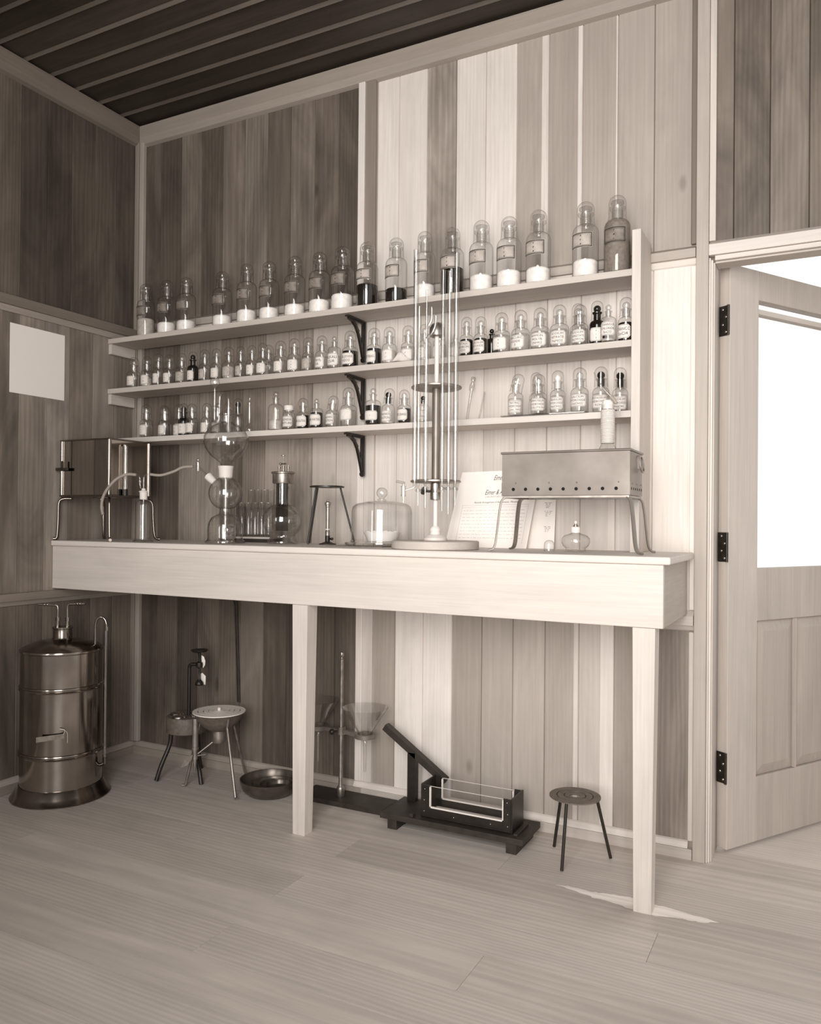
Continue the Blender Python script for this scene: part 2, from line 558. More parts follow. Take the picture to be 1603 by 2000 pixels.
# pale patch laid on the floor by the right leg of the bench
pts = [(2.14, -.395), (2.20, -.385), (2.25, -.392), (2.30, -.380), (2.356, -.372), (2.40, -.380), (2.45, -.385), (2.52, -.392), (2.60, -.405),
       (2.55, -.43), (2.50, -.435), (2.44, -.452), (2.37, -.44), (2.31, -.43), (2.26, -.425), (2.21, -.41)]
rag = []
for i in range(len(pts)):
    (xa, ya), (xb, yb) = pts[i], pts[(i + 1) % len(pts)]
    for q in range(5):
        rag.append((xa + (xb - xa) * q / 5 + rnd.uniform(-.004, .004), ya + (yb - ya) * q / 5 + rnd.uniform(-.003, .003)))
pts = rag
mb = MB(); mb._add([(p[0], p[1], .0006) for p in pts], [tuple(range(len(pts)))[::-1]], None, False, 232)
wp = mb.build('pale_patch', 'floor', fl); wp['label'] = 'pale streak on the floor boards'

# skirtings
def skirting(name, pts, mat, axis):
    mb = MB()
    for (a, z0, z1, tn) in ((.022, 0, .050, 150), (.014, .050, .066, 172)):
        if axis == 'x': mb.box(pts[0], pts[1], -a, 0, z0, z1, tn=tn)
        else: mb.box(0, a, pts[0], pts[1], z0, z1, tn=tn)
    return struct(mb.build(name, mat, bevel=.004))
mb = MB()
struct_b = MB()
struct_b.box(.02, 1.24, -.022, -.0005, 0, .034, tn=150); struct_b.box(1.24, 2.474, -.022, -.0005, 0, .034, tn=185)
struct_b.prism([(-.018, .034), (-.0005, .034), (-.0005, .056), (-.008, .052)], .02, 1.20, 'x', tn=158); struct_b.prism([(-.018, .034), (-.0005, .034), (-.0005, .056), (-.008, .052)], 1.2005, 2.46, 'x', tn=212)
struct(struct_b.build('baseboard_back', 'wx', bevel=.0015))
mb = MB()
mb.box(.0005, .022, -4.3, -.0005, 0, .034, tn=140)
mb.prism([(.0005, .034), (.018, .034), (.008, .052), (.0005, .056)], -4.3, -.0005, 'y', tn=170)
struct(mb.build('baseboard_left', 'wy', bevel=.0015))

# rails, corner bead, batten, crown and door casing
n_trim = [0]
def trim(mb, mat, bevel=.002):
    n_trim[0] += 1
    return struct(mb.build('trim_%d' % n_trim[0], mat, bevel=bevel))
mb = MB()   # corner bead
mb.box(.0005, .022, -.030, -.0005, .056, 2.82, tn=138); mb.box(.022, .046, -.022, -.0005, .056, 2.82, tn=166)
trim(mb, 'wz', .003)
mb = MB()   # vertical batten
mb.box(1.203, 1.232, -.024, -.0005, 1.98, 2.81, tn=214); mb.box(1.232, 1.277, -.016, -.0005, 1.98, 2.81, tn=128)
mb.box(1.203, 1.232, -.010, -.0005, .056, 1.935, tn=218); mb.box(1.232, 1.277, -.007, -.0005, .056, 1.935, tn=206)
trim(mb, 'wz', .002)
mb = MB()   # back rail at door-head height
mb.box(.047, 2.474, -.026, -.0005, 1.939, 1.968, tn=168)
mb.prism([(-.026, 1.968), (-.0005, 1.982), (-.0005, 1.968)], .047, 2.474, 'x', tn=150)
mb.prism([(-.014, 1.939), (-.0005, 1.939), (-.0005, 1.918), (-.006, 1.922)], .047, 2.474, 'x', tn=214)
trim(mb, 'wx', .001)
mb = MB()   # left rail
mb.box(.0005, .026, -4.3, -.032, 1.912, 1.950, tn=118)
mb.prism([(.0005, 1.912), (.016, 1.912), (.006, 1.888), (.0005, 1.888)], -4.3, -.032, 'y', tn=156)
trim(mb, 'wy', .001)
mb = MB()   # rail under the bench, back wall
mb.box(.047, 2.474, -.026, -.0005, .752, .782, tn=190)
mb.prism([(-.026, .782), (-.0005, .80), (-.0005, .782)], .047, 2.474, 'x', tn=205)
mb.prism([(-.016, .752), (-.0005, .752), (-.0005, .732), (-.006, .736)], .047, 2.474, 'x', tn=196)
trim(mb, 'wx', .001)
mb = MB()
mb.box(.0005, .026, -4.3, -.032, .752, .782, tn=130)
mb.prism([(.0005, .752), (.016, .752), (.006, .732), (.0005, .732)], -4.3, -.032, 'y', tn=150)
trim(mb, 'wy', .001)
mb = MB()   # crown, back wall
mb.prism([(-.058, ZC - .012), (-.0005, ZC - .012), (-.0005, 2.805), (-.018, 2.812), (-.030, 2.838), (-.058, 2.862)], .02, 4.0, 'x', tn=150)
trim(mb, 'wx', 0)
mb = MB()   # crown, left wall
mb.prism([(.0005, ZC - .012), (.058, ZC - .012), (.058, 2.862), (.030, 2.838), (.018, 2.812), (.0005, 2.805)], -4.3, -.02, 'y', tn=118)
trim(mb, 'wy', 0)
mb = MB()   # dark fillet and quarter-round beside the door post
mb.box(2.458, 2.4755, -.016, -.0005, 1.984, 2.80, tn=112)
mb.box(2.458, 2.4755, -.012, -.0005, .80, 1.915, tn=224)
mb.box(2.458, 2.4755, -.012, -.0005, .056, .73, tn=200)
trim(mb, 'wz', .004)
mb = MB()   # door post
mb.box(2.476, 2.514, -.028, -.0005, 0, 2.80, tn=172)
trim(mb, 'wz', .002)
mb = MB()   # mouldings along the door jamb
mb.box(2.5145, 2.520, -.020, .02, 0, 1.93, tn=205); mb.box(2.520, 2.526, -.012, .085, 0, 1.925, tn=214); mb.box(2.526, 2.5315, -.004, .095, 0, 1.918, tn=190); mb.box(2.500, 2.5311, .0955, .165, 0, 1.95, tn=180)
mb.box(2.5145, 2.534, -.020, -.0005, 1.984, 2.80, tn=196)
trim(mb, 'wz', .0015)
mb = MB()   # door head
mb.box(2.5145, 3.40, -.026, -.0005, 1.937, 1.972, tn=212)
mb.prism([(-.026, 1.972), (-.0005, 1.988), (-.0005, 1.972)], 2.5145, 3.40, 'x', tn=190)
mb.box(2.532, 3.36, -.018, .06, 1.921, 1.936, tn=206); mb.box(2.532, 3.36, -.006, .06, 1.914, 1.9205, tn=180)
trim(mb, 'wx', .001)
mb = MB()   # far casing
mb.box(3.345, 3.40, -.026, -.0005, 0, 1.936, tn=190); mb.box(3.345, 3.36, .0, .10, 0, 1.914, tn=190)
trim(mb, 'wz', .002)

# ------------------------------------------------------------------ door, swung out
P0 = Vector((2.566, .098, 0)); dd = Vector((.53, .848, 0)).normalized(); nn = Vector((dd.y, -dd.x, 0))
DM = Matrix(((dd.x, -nn.x, 0, P0.x), (dd.y, -nn.y, 0, P0.y), (0, 0, 1, 0), (0, 0, 0, 1)))   # local: u along leaf, v into thickness, w up
door = bpy.data.objects.new('door_1', None); COL.objects.link(door); door.matrix_world = DM; struct(door)
W, T, HT = .80, .040, 1.940
mb = MB()
mb.box(0, .150, 0, T, .008, HT, tn=186); mb.box(W - .13, W, 0, T, .008, HT, tn=184)
for z0, z1 in ((1.84, HT), (.752, .93), (.008, .225)):
    mb.box(.1502, W - .1302, .0005, T - .0005, z0, z1, tn=176)
mb.build('door_frame', 'wz', door, bevel=.002)
mb = MB()
for (a, b) in ((.152, .36), (.372, W - .132)):
    cx0, cx1, z0, z1 = a, b, .227, .750
    s = .035
    lo = [(cx0, .012, z0), (cx1, .012, z0), (cx1, .012, z1), (cx0, .012, z1)]
    hi = [(cx0 + s, .003, z0 + s), (cx1 - s, .003, z0 + s), (cx1 - s, .003, z1 - s), (cx0 + s, .003, z1 - s)]
    mb._add(lo + hi, [(4, 5, 6, 7), (0, 1, 5, 4), (1, 2, 6, 5), (2, 3, 7, 6), (3, 0, 4, 7)], None, False, 170)
mb.box(.152, W - .132, .0125, .03, .227, .750, tn=165)
mb.box(.361, .371, .001, T - .001, .226, .751, tn=178)
mb.build('door_panel', 'wz', door)
mb = MB()
mb.box(.152, W - .132, .017, .021, .931, 1.839)
mb.build('door_pane', 'pane', door)
mb = MB()
mb.box(.1505, W - .1305, .006, .034, 1.795, 1.812, tn=190)
mb.build('glazing_bar', 'wx', door)
for (z0, z1) in ((1.704, 1.803), (.955, 1.052), (.225, .326)):
    h = MB()
    h.box(-.0035, -.0005, .004, T - .001, z0, z1)
    h.cyl((-.006, .0015, 0), .0045, z0, z1, seg=12)
    hg = h.build('hinge', 'hinge', door)
    s = MB()
    for k in range(4):
        s.lathe([(0, 0), (.0042, 0), (.003, .0012), (0, .0014)], 10, mtx=Matrix.Translation((-.0036, .014 + (.012 if k % 2 else 0), z0 + .012 + k * (z1 - z0 - .024) / 3)) @ Matrix.Rotation(-PI / 2, 4, 'Y'))
    s.build('screw', 'nickel', hg)

# porch floor outside the door
mb = MB(); mb.box(1.5, 6.5, .101, 6.0, -.08, -.004, tn=200)
struct(mb.build('ground_outside', 'floor'))

# =================================================================== SHELVES
YS = -.1763
XU = 2.306
mats_sh = [176, 178, 190]
for (z, nm, tn) in ((1.881, 'top', 186), (1.6575, 'middle', 190), (1.435, 'bottom', 206)):
    mb = MB()
    mb.box(.0015, XU, YS, -.0275 if nm == 'top' else -.0255, z - .0215, z, tn=tn)
    o = mb.build('wall_shelf', 'wx', bevel=.0012)
    tag(o, {'top': 'long pale wooden wall shelf carrying the tall jars, uppermost of three',
            'middle': 'middle one of three long pale wooden wall shelves, full of small bottles',
            'bottom': 'lowest of three long pale wooden wall shelves, just above the bench'}[nm], 'shelf', 'long wall shelves')
    if nm != 'bottom' or True:
        mb = MB()
        z1 = z - .0225
        mb.box(.0015, .020, YS + .004, -.034, z1 - .045, z1, tn=196)
        c = mb.build('shelf_cleat', 'wy', bevel=.001)
        tag(c, {'top': 'pale wooden cleat on the left wall under the top shelf',
                'middle': 'pale wooden cleat on the left wall under the middle shelf',
                'bottom': 'pale wooden cleat on the left wall under the lowest shelf'}[nm], 'cleat', 'shelf cleats')
    # iron bracket on the batten
    zt = z - .0225
    root = thing('shelf_bracket', {'top': 'black cast iron bracket holding up the top shelf', 'middle': 'black cast iron bracket holding up the middle shelf',
                                   'bottom': 'black cast iron bracket below the lowest shelf, above the tripod'}[nm], 'bracket', (1.240, -.027, zt), 'iron shelf brackets')
    arm = MB(); arm.box(-.009, .009, -.128, 0, -.006, 0); arm.box(-.004, .004, -.11, -.004, -.012, -.006)
    arm.build('arm', 'iron', root, bevel=.001)
    up = MB(); up.box(-.009, .009, -.006, 0, -.150, -.0065); up.box(-.004, .004, -.016, -.0062, -.135, -.013)
    up.lathe([(0, 0), (.011, 0), (.011, .006), (0, .006)], 14, c=(0, 0, 0), mtx=Matrix.Translation((0, -.003, -.150)) @ Matrix.Rotation(PI / 2, 4, 'X'))
    up.build('wall_plate', 'iron', root, bevel=.001)
    br = MB()
    cv = [(-.118, -.0065), (-.092, -.012), (-.068, -.026), (-.050, -.048), (-.036, -.078), (-.024, -.108), (-.014, -.136)]
    for i in range(len(cv) - 1):
        (ya, za), (yb, zb) = cv[i], cv[i + 1]
        w0 = .009 if i < 4 else .007
        br.hexa([(-.005, ya, za - .006), (.005, ya, za - .006), (.005, yb, zb - .006), (-.005, yb, zb - .006)],
                [(-.005, ya + w0 * .3, za + .004), (.005, ya + w0 * .3, za + .004), (.005, yb + w0, zb + .004), (-.005, yb + w0, zb + .004)])
    br.build('brace', 'iron', root)
mb = MB()
mb.box(2.3075, 2.335, -.1905, -.0275, .9885, 1.998, tn=200)
tag(mb.build('shelf_upright', 'wz', bevel=.0012), 'tall pale upright board closing the right end of the shelves', 'board')

# =================================================================== BENCH
ZT = .988
bench = thing('lab_bench', 'long pale wooden laboratory bench built against the back wall', 'bench', (1.24, -.23, 0))
ox, oy = -1.24, .23
mb = MB()
mb.box(.001 + ox, 2.475 + ox, -.463 + oy, -.0285 + oy, .966, ZT, tn=214)
mb.build('tabletop', 'wx', bench, bevel=.005)
mb = MB(); mb.box(.002 + ox, 2.455 + ox, -.4535 + oy, -.4335 + oy, .790, .9655, tn=206)
mb.build('front_apron', 'wx', bench, bevel=.0015)
mb = MB(); mb.box(2.436 + ox, 2.455 + ox, -.433 + oy, -.0285 + oy, .790, .9655, tn=176)
mb.build('end_apron', 'wy', bench, bevel=.001)
def leg(xc, yf):
    mb = MB()
    a, b, ya, yb = -.031, .031, yf, yf + .062
    c, d = -.0245, .0245
    lo = [(xc + c, yf + .004, 0), (xc + d, yf + .004, 0), (xc + d, yf + .053, 0), (xc + c, yf + .053, 0)]
    hi = [(xc + a, ya, .7895), (xc + b, ya, .7895), (xc + b, yb, .7895), (xc + a, yb, .7895)]
    mb.hexa(lo, hi, tn=206)
    return mb
leg(1.250 + ox, -.457 + oy).build('leg', 'wz', bench, bevel=.0015)
leg(2.404 + ox, -.457 + oy).build('leg', 'wz', bench, bevel=.0015)

# =================================================================== BOTTLES
def bottle(loc, d, h, label, cat='bottle', group=None, name='reagent_bottle', kind='small', fill=None, level=.45, body='glass',
           cap='dome', tilt=0.0, tilt_dir=0.0, lines=None, phi=0.0, lab=None, stop_mat='stopper', half=.95, paper='label', neck_mat=None, dome_mat='dome'):
    r = d / 2
    t = thing(name, label, cat, loc, group)
    if kind == 'tall':
        sh0, sh1, lip, nr, dr, d0, st = .585, .69, .845, .45, .68, .695, .93
        lz = (.36, .555)
    elif kind == 'plain':       # no dome: the stopper is the top
        sh0, sh1, lip, nr, dr, d0, st = .56, .68, .83, .36, .6, .7, 1.0
        lz = (.10, .46)
    elif kind == 'wide':
        sh0, sh1, lip, nr, dr, d0, st = .62, .72, .80, .68, .6, .7, 1.0
        lz = (.12, .55)
    else:
        sh0, sh1, lip, nr, dr, d0, st = .44, .555, .74, .48, .70, .565, .90
        lz = (.075, .375)
    if lab: lz = lab
    n = nr * r
    b = MB()
    prof = [(0, .004), (r * .80, .002), (r * .90, 0), (r * .985, .004), (r, .010), (r, sh0 * h)]
    for k in range(1, 7):
        a = PI / 2 * k / 6
        prof.append((n + (r - n) * math.cos(a) ** .9 if k < 6 else n, sh0 * h + (sh1 - sh0) * h * math.sin(a)))
    prof += [(n * .97, (lip - .05) * h), (n * 1.30, (lip - .025) * h), (n * 1.34, lip * h), (n * .92, lip * h), (n * .86, sh1 * h)]
    b.lathe(prof, 28)
    b.build('bottle_body', body, t)
    if fill:
        q = r - .0022
        f = MB()
        lv = level * h
        pr = [(0, .0055), (q * .9, .0055), (q, .011)]
        if lv <= sh0 * h:
            pr += [(q, lv - .002), (q - .002, lv), (0, lv)] if 'liquid' in fill else [(q, lv - .006), (q - .004, lv - .001), (q * .5, lv + .001), (0, lv + .002)]
        else:
            pr += [(q, sh0 * h)]
            for k in range(1, 7):
                a = PI / 2 * k / 6
                zz = sh0 * h + (sh1 - sh0) * h * math.sin(a)
                if zz > lv: break
                pr.append((n + (r - n) * math.cos(a) ** .9 - .0025, zz))
            pr += [(0, pr[-1][1])]
        f.lathe(pr, 24)
        f.build('contents', fill, t)
    # ground stopper
    s = MB()
    z0, z1, zt = sh1 * h + .004, lip * h, st * h
    if cap == 'dome' and kind == 'tall':
        s.lathe([(0, z0), (n * .80, z0), (n * .86, z1), (n * .60, z1 + .003), (n * .55, z1 + (zt - z1) * .35), (n * 1.10, z1 + (zt - z1) * .55), (n * 1.12, zt - .003), (n * .8, zt), (0, zt)], 20)
    elif cap == 'cylinder':
        s.lathe([(0, z0), (n * .84, z0), (n * .86, z1), (n * 1.12, z1 + .001), (n * 1.16, zt - .003), (n * 1.05, zt), (0, zt)], 22)
    else:
        zz = zt - z1
        rb = min(n * 1.05, zz * .52)
        pr = [(0, z0), (n * .80, z0), (n * .86, z1), (n * .45, z1 + .002), (n * .40, zt - 1.85 * rb)]
        for k in range(1, 9):
            a = -PI / 2 + PI * k / 8
            if math.cos(a) * rb < n * .36 and a < 0: continue
            pr.append((rb * math.cos(a) if k < 8 else 0, zt - rb + rb * math.sin(a)))
        s.lathe(pr, 18)
    s.build('stopper', stop_mat, t)
    if cap == 'dome':
        R_ = dr * r if kind != 'small' else min(.80 * r, .0225)
        zb = d0 * h if kind == 'tall' else d0 * h
        hh = h - zb
        m = MB()
        pr = [(R_ * 1.05, 0), (R_ * 1.03, .003), (R_, .006), (R_ * .985, hh - R_ * .95)]
        for k in range(1, 8):
            a = PI / 2 * k / 7
            pr.append((R_ * .985 * math.cos(a) if k < 7 else 0, hh - R_ * .95 + R_ * .95 * math.sin(a)))
        m.lathe(pr, 24)
        o = m.build('dome_cap', dome_mat, t)
        o.location = (0, 0, zb)
        if tilt:
            # the loose bell leans on the neck
            o.rotation_euler = (0, R(tilt), tilt_dir)
    if lines is not None:
        label_part(t, r, lz[0] * h, lz[1] * h, half, phi, lines, style='box' if kind == 'tall' else 'octagon', paper=paper, cut=0.02 if kind == 'tall' else .34)
    return t

Z1, Z2, Z3 = 1.8814, 1.6579, 1.4354
ORD = ['first', 'second', 'third', 'fourth', 'fifth', 'sixth', 'seventh', 'eighth', 'ninth', 'tenth', 'eleventh', 'twelfth', 'thirteenth',
       'fourteenth', 'fifteenth', 'sixteenth', 'seventeenth', 'eighteenth', 'nineteenth', 'twentieth']
G1 = 'tall domed jars on the top shelf'
#      x      d      h     fill           level  text-widths      phi    paper
TOPS = [
 (.174, .0771, .239, 'pale_powder', .34, 'dim jar of grey powder at the left end of the top shelf, by the corner', 'label_old'),
 (.297, .0804, .239, 'powder', .21, 'tall domed jar of white powder, second from the left on the top shelf', 'label_old'),
 (.409, .0814, .237, 'powder', .20, 'tall domed jar of white powder just left of the wide gap on the top shelf', 'label_old'),
 (.607, .0814, .235, 'powder', .20, 'tall domed jar of white powder just right of the wide gap on the top shelf', 'label_old'),
 (.736, .0820, .249, 'powder', .22, 'tall domed jar of white powder, fifth from the left on the top shelf', 'label_old'),
 (.850, .0807, .243, 'powder', .21, 'tall domed jar of white powder, sixth from the left on the top shelf', 'label_old'),
 (.976, .0833, .246, 'powder', .20, 'tall domed jar of white powder, seventh from the left on the top shelf', 'label_old'),
 (1.093, .0839, .245, 'powder', .22, 'tall domed jar of white powder, second left of the dark filled one', 'label_old'),
 (1.197, .0866, .251, 'powder', .25, 'tall domed jar of white powder next left of the jar half full of dark stuff', 'label_old'),
 (1.308, .0832, .252, 'dark_liquid', .34, 'sloping shouldered domed jar with dark contents, standing right above the bracket', 'label'),
 (1.433, .0816, .248, 'dark_liquid', .22, 'tall domed jar with a low dark layer at its bottom, top shelf', 'label'),
 (1.550, .0783, .253, 'powder', .22, 'pale domed jar behind the leftmost long burette on the top shelf', 'label'),
 (1.660, .0843, .250, 'dark_liquid', .40, 'tall jar with black contents behind the right hand burettes, on the top shelf', 'label'),
 (1.772, .0846, .257, 'powder', .23, 'pale tall domed jar next right of the black filled jar on the top shelf', 'label'),
 (1.875, .0858, .253, 'powder', .24, 'pale domed jar in the middle of the three close jars right of the burettes', 'label'),
 (1.980, .0852, .258, 'powder', .22, 'pale domed jar left of the gap, third from the right on the top shelf', 'label'),
 (2.142, .0862, .257, 'powder', .23, 'pale domed jar right of the gap, next to the grey filled jar', 'label'),
 (2.246, .0850, .260, 'grey_powder', .66, 'tall jar full of grey powder beside the upright at the top shelf end', 'label_old'),
]
for i, (x, d, h, fill, lev, lb, pp) in enumerate(TOPS):
    if pp == 'label': pp = 'label_tan'
    bottle((x, -.122, Z1), d, h, lb, 'jar', G1, 'specimen_jar', 'tall', fill, lev, lines=['~.018', '~.030', '~.024'],
           phi=-.12 + .05 * math.sin(i * 2.3), half=.92, paper=pp, lab=(.37, .56) if i != 9 else (.40, .56))

G2 = 'small bottles on the middle shelf'
S = lambda *a: list(a)
sc1 = ['~.016', '~.020']
sc2 = ['~.014', '~.018', '~.012']
#  x y d h fill level cap lines label  extra
MIDS = [
 (.118, -.135, .0569, .140, 'liquid', .42, 'dome', sc2, 'leftmost clear domed bottle on the middle shelf, beside the left wall', {}),
 (.197, -.135, .0495, .137, 'pale_powder', .30, 'dome', sc1, 'domed bottle second from the left on the middle shelf, light band at its shoulder', {}),
 (.265, -.135, .0469, .143, 'liquid', .42, 'dome', sc1, 'narrow clear domed bottle, third from the left on the middle shelf', {}),
 (.329, -.135, .0509, .133, 'liquid', .42, 'dome', sc2, 'domed bottle with a bright lettered label, fourth from the left on the middle shelf', {}),
 (.399, -.135, .0504, .133, 'liquid', .40, 'dome', sc1, 'clear domed bottle just left of the first dark bottle on the middle shelf', {'paper': 'label_tan'}),
 (.462, -.135, .0467, .134, None, 0, 'dome', sc1, 'dark glass domed bottle in the left group on the middle shelf', {'body': 'amber', 'stop_mat': 'amber'}),
 (.527, -.135, .0496, .137, 'liquid', .42, 'dome', sc1, 'clear domed bottle just right of the left dark bottle on the middle shelf', {'paper': 'label_tan'}),
 (.591, -.135, .0470, .135, 'liquid', .42, 'dome', sc2, 'domed bottle directly behind the thistle funnel top, middle shelf', {}),
 (.656, -.135, .0508, .136, 'pale_powder', .40, 'dome', sc1, 'squat clear domed bottle right of the thistle funnel top, middle shelf', {'paper': 'label_tan'}),
 (.718, -.135, .0441, .132, 'liquid', .42, 'dome', sc1, 'domed bottle second right of the thistle funnel top, middle shelf', {'paper': 'label_tan'}),
 (.776, -.135, .0458, .131, 'liquid', .42, 'dome', sc1, 'domed bottle third right of the thistle funnel top, middle shelf', {}),
 (.835, -.140, .0495, .134, 'liquid', .42, 'dome', sc2, 'domed bottle standing in front of another one, left part of the middle shelf', {}),
 (.812, -.072, .0500, .142, 'liquid', .42, 'dome', sc1, 'domed bottle half hidden behind another one, left part of the middle shelf', {}),
 (.920, -.135, .0551, .136, 'liquid', .42, 'dome', sc2, 'wider domed bottle right of the doubled pair on the middle shelf', {}),
 (.986, -.135, .0545, .139, 'liquid', .42, 'dome', sc2, 'domed bottle fifth left of the bracket on the middle shelf', {}),
 (1.052, -.135, .0500, .137, 'liquid', .46, 'dome', sc2, 'domed bottle fourth left of the bracket on the middle shelf, grey label', {'paper': 'label_tan'}),
 (1.116, -.135, .0515, .137, 'liquid', .40, 'dome', ['ETHYL', 'S.A.'], 'domed bottle third left of the bracket on the middle shelf, wide white label', {'half': 1.1}),
 (1.176, -.140, .0511, .128, 'liquid', .40, None, ['ALKALI', 'CUR'], 'clear bottle with a bare glass stopper, left of the dark bottle by the bracket', {'kind': 'plain', 'half': 1.1}),
 (1.246, -.138, .0622, .142, 'dark_liquid', .46, 'dome', ['HYD. DIOXIDE', 'H2O2'], 'wide bottle of dark liquid just left of the bracket on the middle shelf', {}),
 (1.349, -.135, .0574, .143, 'dark_liquid', .46, 'dome', ['TEST REAG.'], 'bottle of dark liquid just right of the bracket on the middle shelf', {}),
 (1.414, -.135, .0549, .140, 'pale_powder', .36, 'dome', sc1, 'pale domed bottle second right of the bracket on the middle shelf', {}),
 (1.479, -.110, .0544, .144, 'liquid', .46, 'dome', sc1, 'clear domed bottle behind the crumpled white cloth on the middle shelf', {}),
 (1.552, -.120, .0501, .139, 'liquid', .42, 'dome', sc2, 'clear domed bottle behind the left burettes on the middle shelf', {}),
 (1.612, -.120, .0496, .139, 'liquid', .42, 'dome', sc2, 'clear domed bottle behind the stand column on the middle shelf', {}),
 (1.674, -.120, .0436, .090, 'liquid', .46, None, sc2, 'low clear bottle without a dome, behind the right burettes on the middle shelf', {'kind': 'plain'}),
 (1.725, -.138, .0487, .142, 'dark_liquid', .43, 'dome', ['POTASS.', 'DICHROM.', 'K2O'], 'left one of two touching dark liquid bottles right of the burettes', {'half': 1.1}),
 (1.779, -.138, .0501, .138, 'dark_liquid', .43, 'dome', ['CEROSUM', 'PEROXIDE', 'CeO2'], 'right one of two touching dark liquid bottles right of the burettes', {'half': 1.1}),
 (1.790, -.062, .0450, .110, None, 0, None, None, 'small dark bottle hidden behind the two dark liquid bottles', {'kind': 'plain', 'body': 'amber', 'stop_mat': 'amber'}),
 (1.855, -.135, .0600, .144, 'liquid', .46, 'dome', sc2, 'domed bottle with a label gleaming white, next right of the dark pair', {}),
 (1.924, -.135, .0640, .145, 'liquid', .42, 'dome', ['MERCURIC', 'IODIDE', 'II'], 'wide clear domed bottle with a dark edged octagonal label, middle shelf right part', {}),
 (1.993, -.135, .0640, .145, 'liquid', .42, 'dome', ['AMMON.', 'MOLYB.', '(NH4)2'], 'wide clear domed bottle fifth from the right in the front row, middle shelf', {}),
 (2.060, -.135, .0625, .147, 'liquid', .42, 'dome', ['SODIUM', 'NITRATE', 'NaNO3'], 'wide domed bottle with a dark ringed neck, left of the tungstate bottle', {}),
 (2.103, -.066, .0540, .163, 'liquid', .42, 'dome', sc2, 'taller domed bottle standing behind the tungstate bottle, middle shelf', {}),
 (2.130, -.136, .0539, .139, 'liquid', .42, 'dome', ['SODIUM', 'TUNGSTATE', 'Na2WO4'], 'domed bottle labelled sodium tungstate on the middle shelf', {}),
 (2.184, -.128, .0500, .147, None, 0, 'dome', sc2, 'dark glass domed bottle with a dark stopper behind the stannous chloride bottle', {'body': 'amber', 'stop_mat': 'amber'}),
 (2.226, -.1505, .0500, .124, 'pale_powder', .12, None, ['STANNOUS', 'CHLORIDE', 'SnCl2'], 'clear stoppered bottle labelled stannous chloride, without a dome', {'kind': 'plain', 'half': 1.0, 'phi': .1, 'lab': (.17, .52)}),
 (2.278, -.130, .0530, .147, 'dark_liquid', .43, 'dome', ['STANNIC C', 'SnCl4'], 'dark liquid bottle at the right end of the middle shelf, against the upright', {}),
]
def row(lst, z, grp):
    for i, (x, yv, d, h, fill, lev, cap, lines, lb, ex) in enumerate(lst):
        ex = dict(ex)
        kd = ex.pop('kind', 'small')
        ph = ex.pop('phi', -.10 + .18 * math.sin(i * 1.9))
        bottle((x, yv, z + ex.pop('dz', 0)), d, h, lb, 'bottle', grp, 'reagent_bottle', kd, fill, lev, cap=cap, lines=lines, phi=ph, **ex)
row(MIDS, Z2, G2)

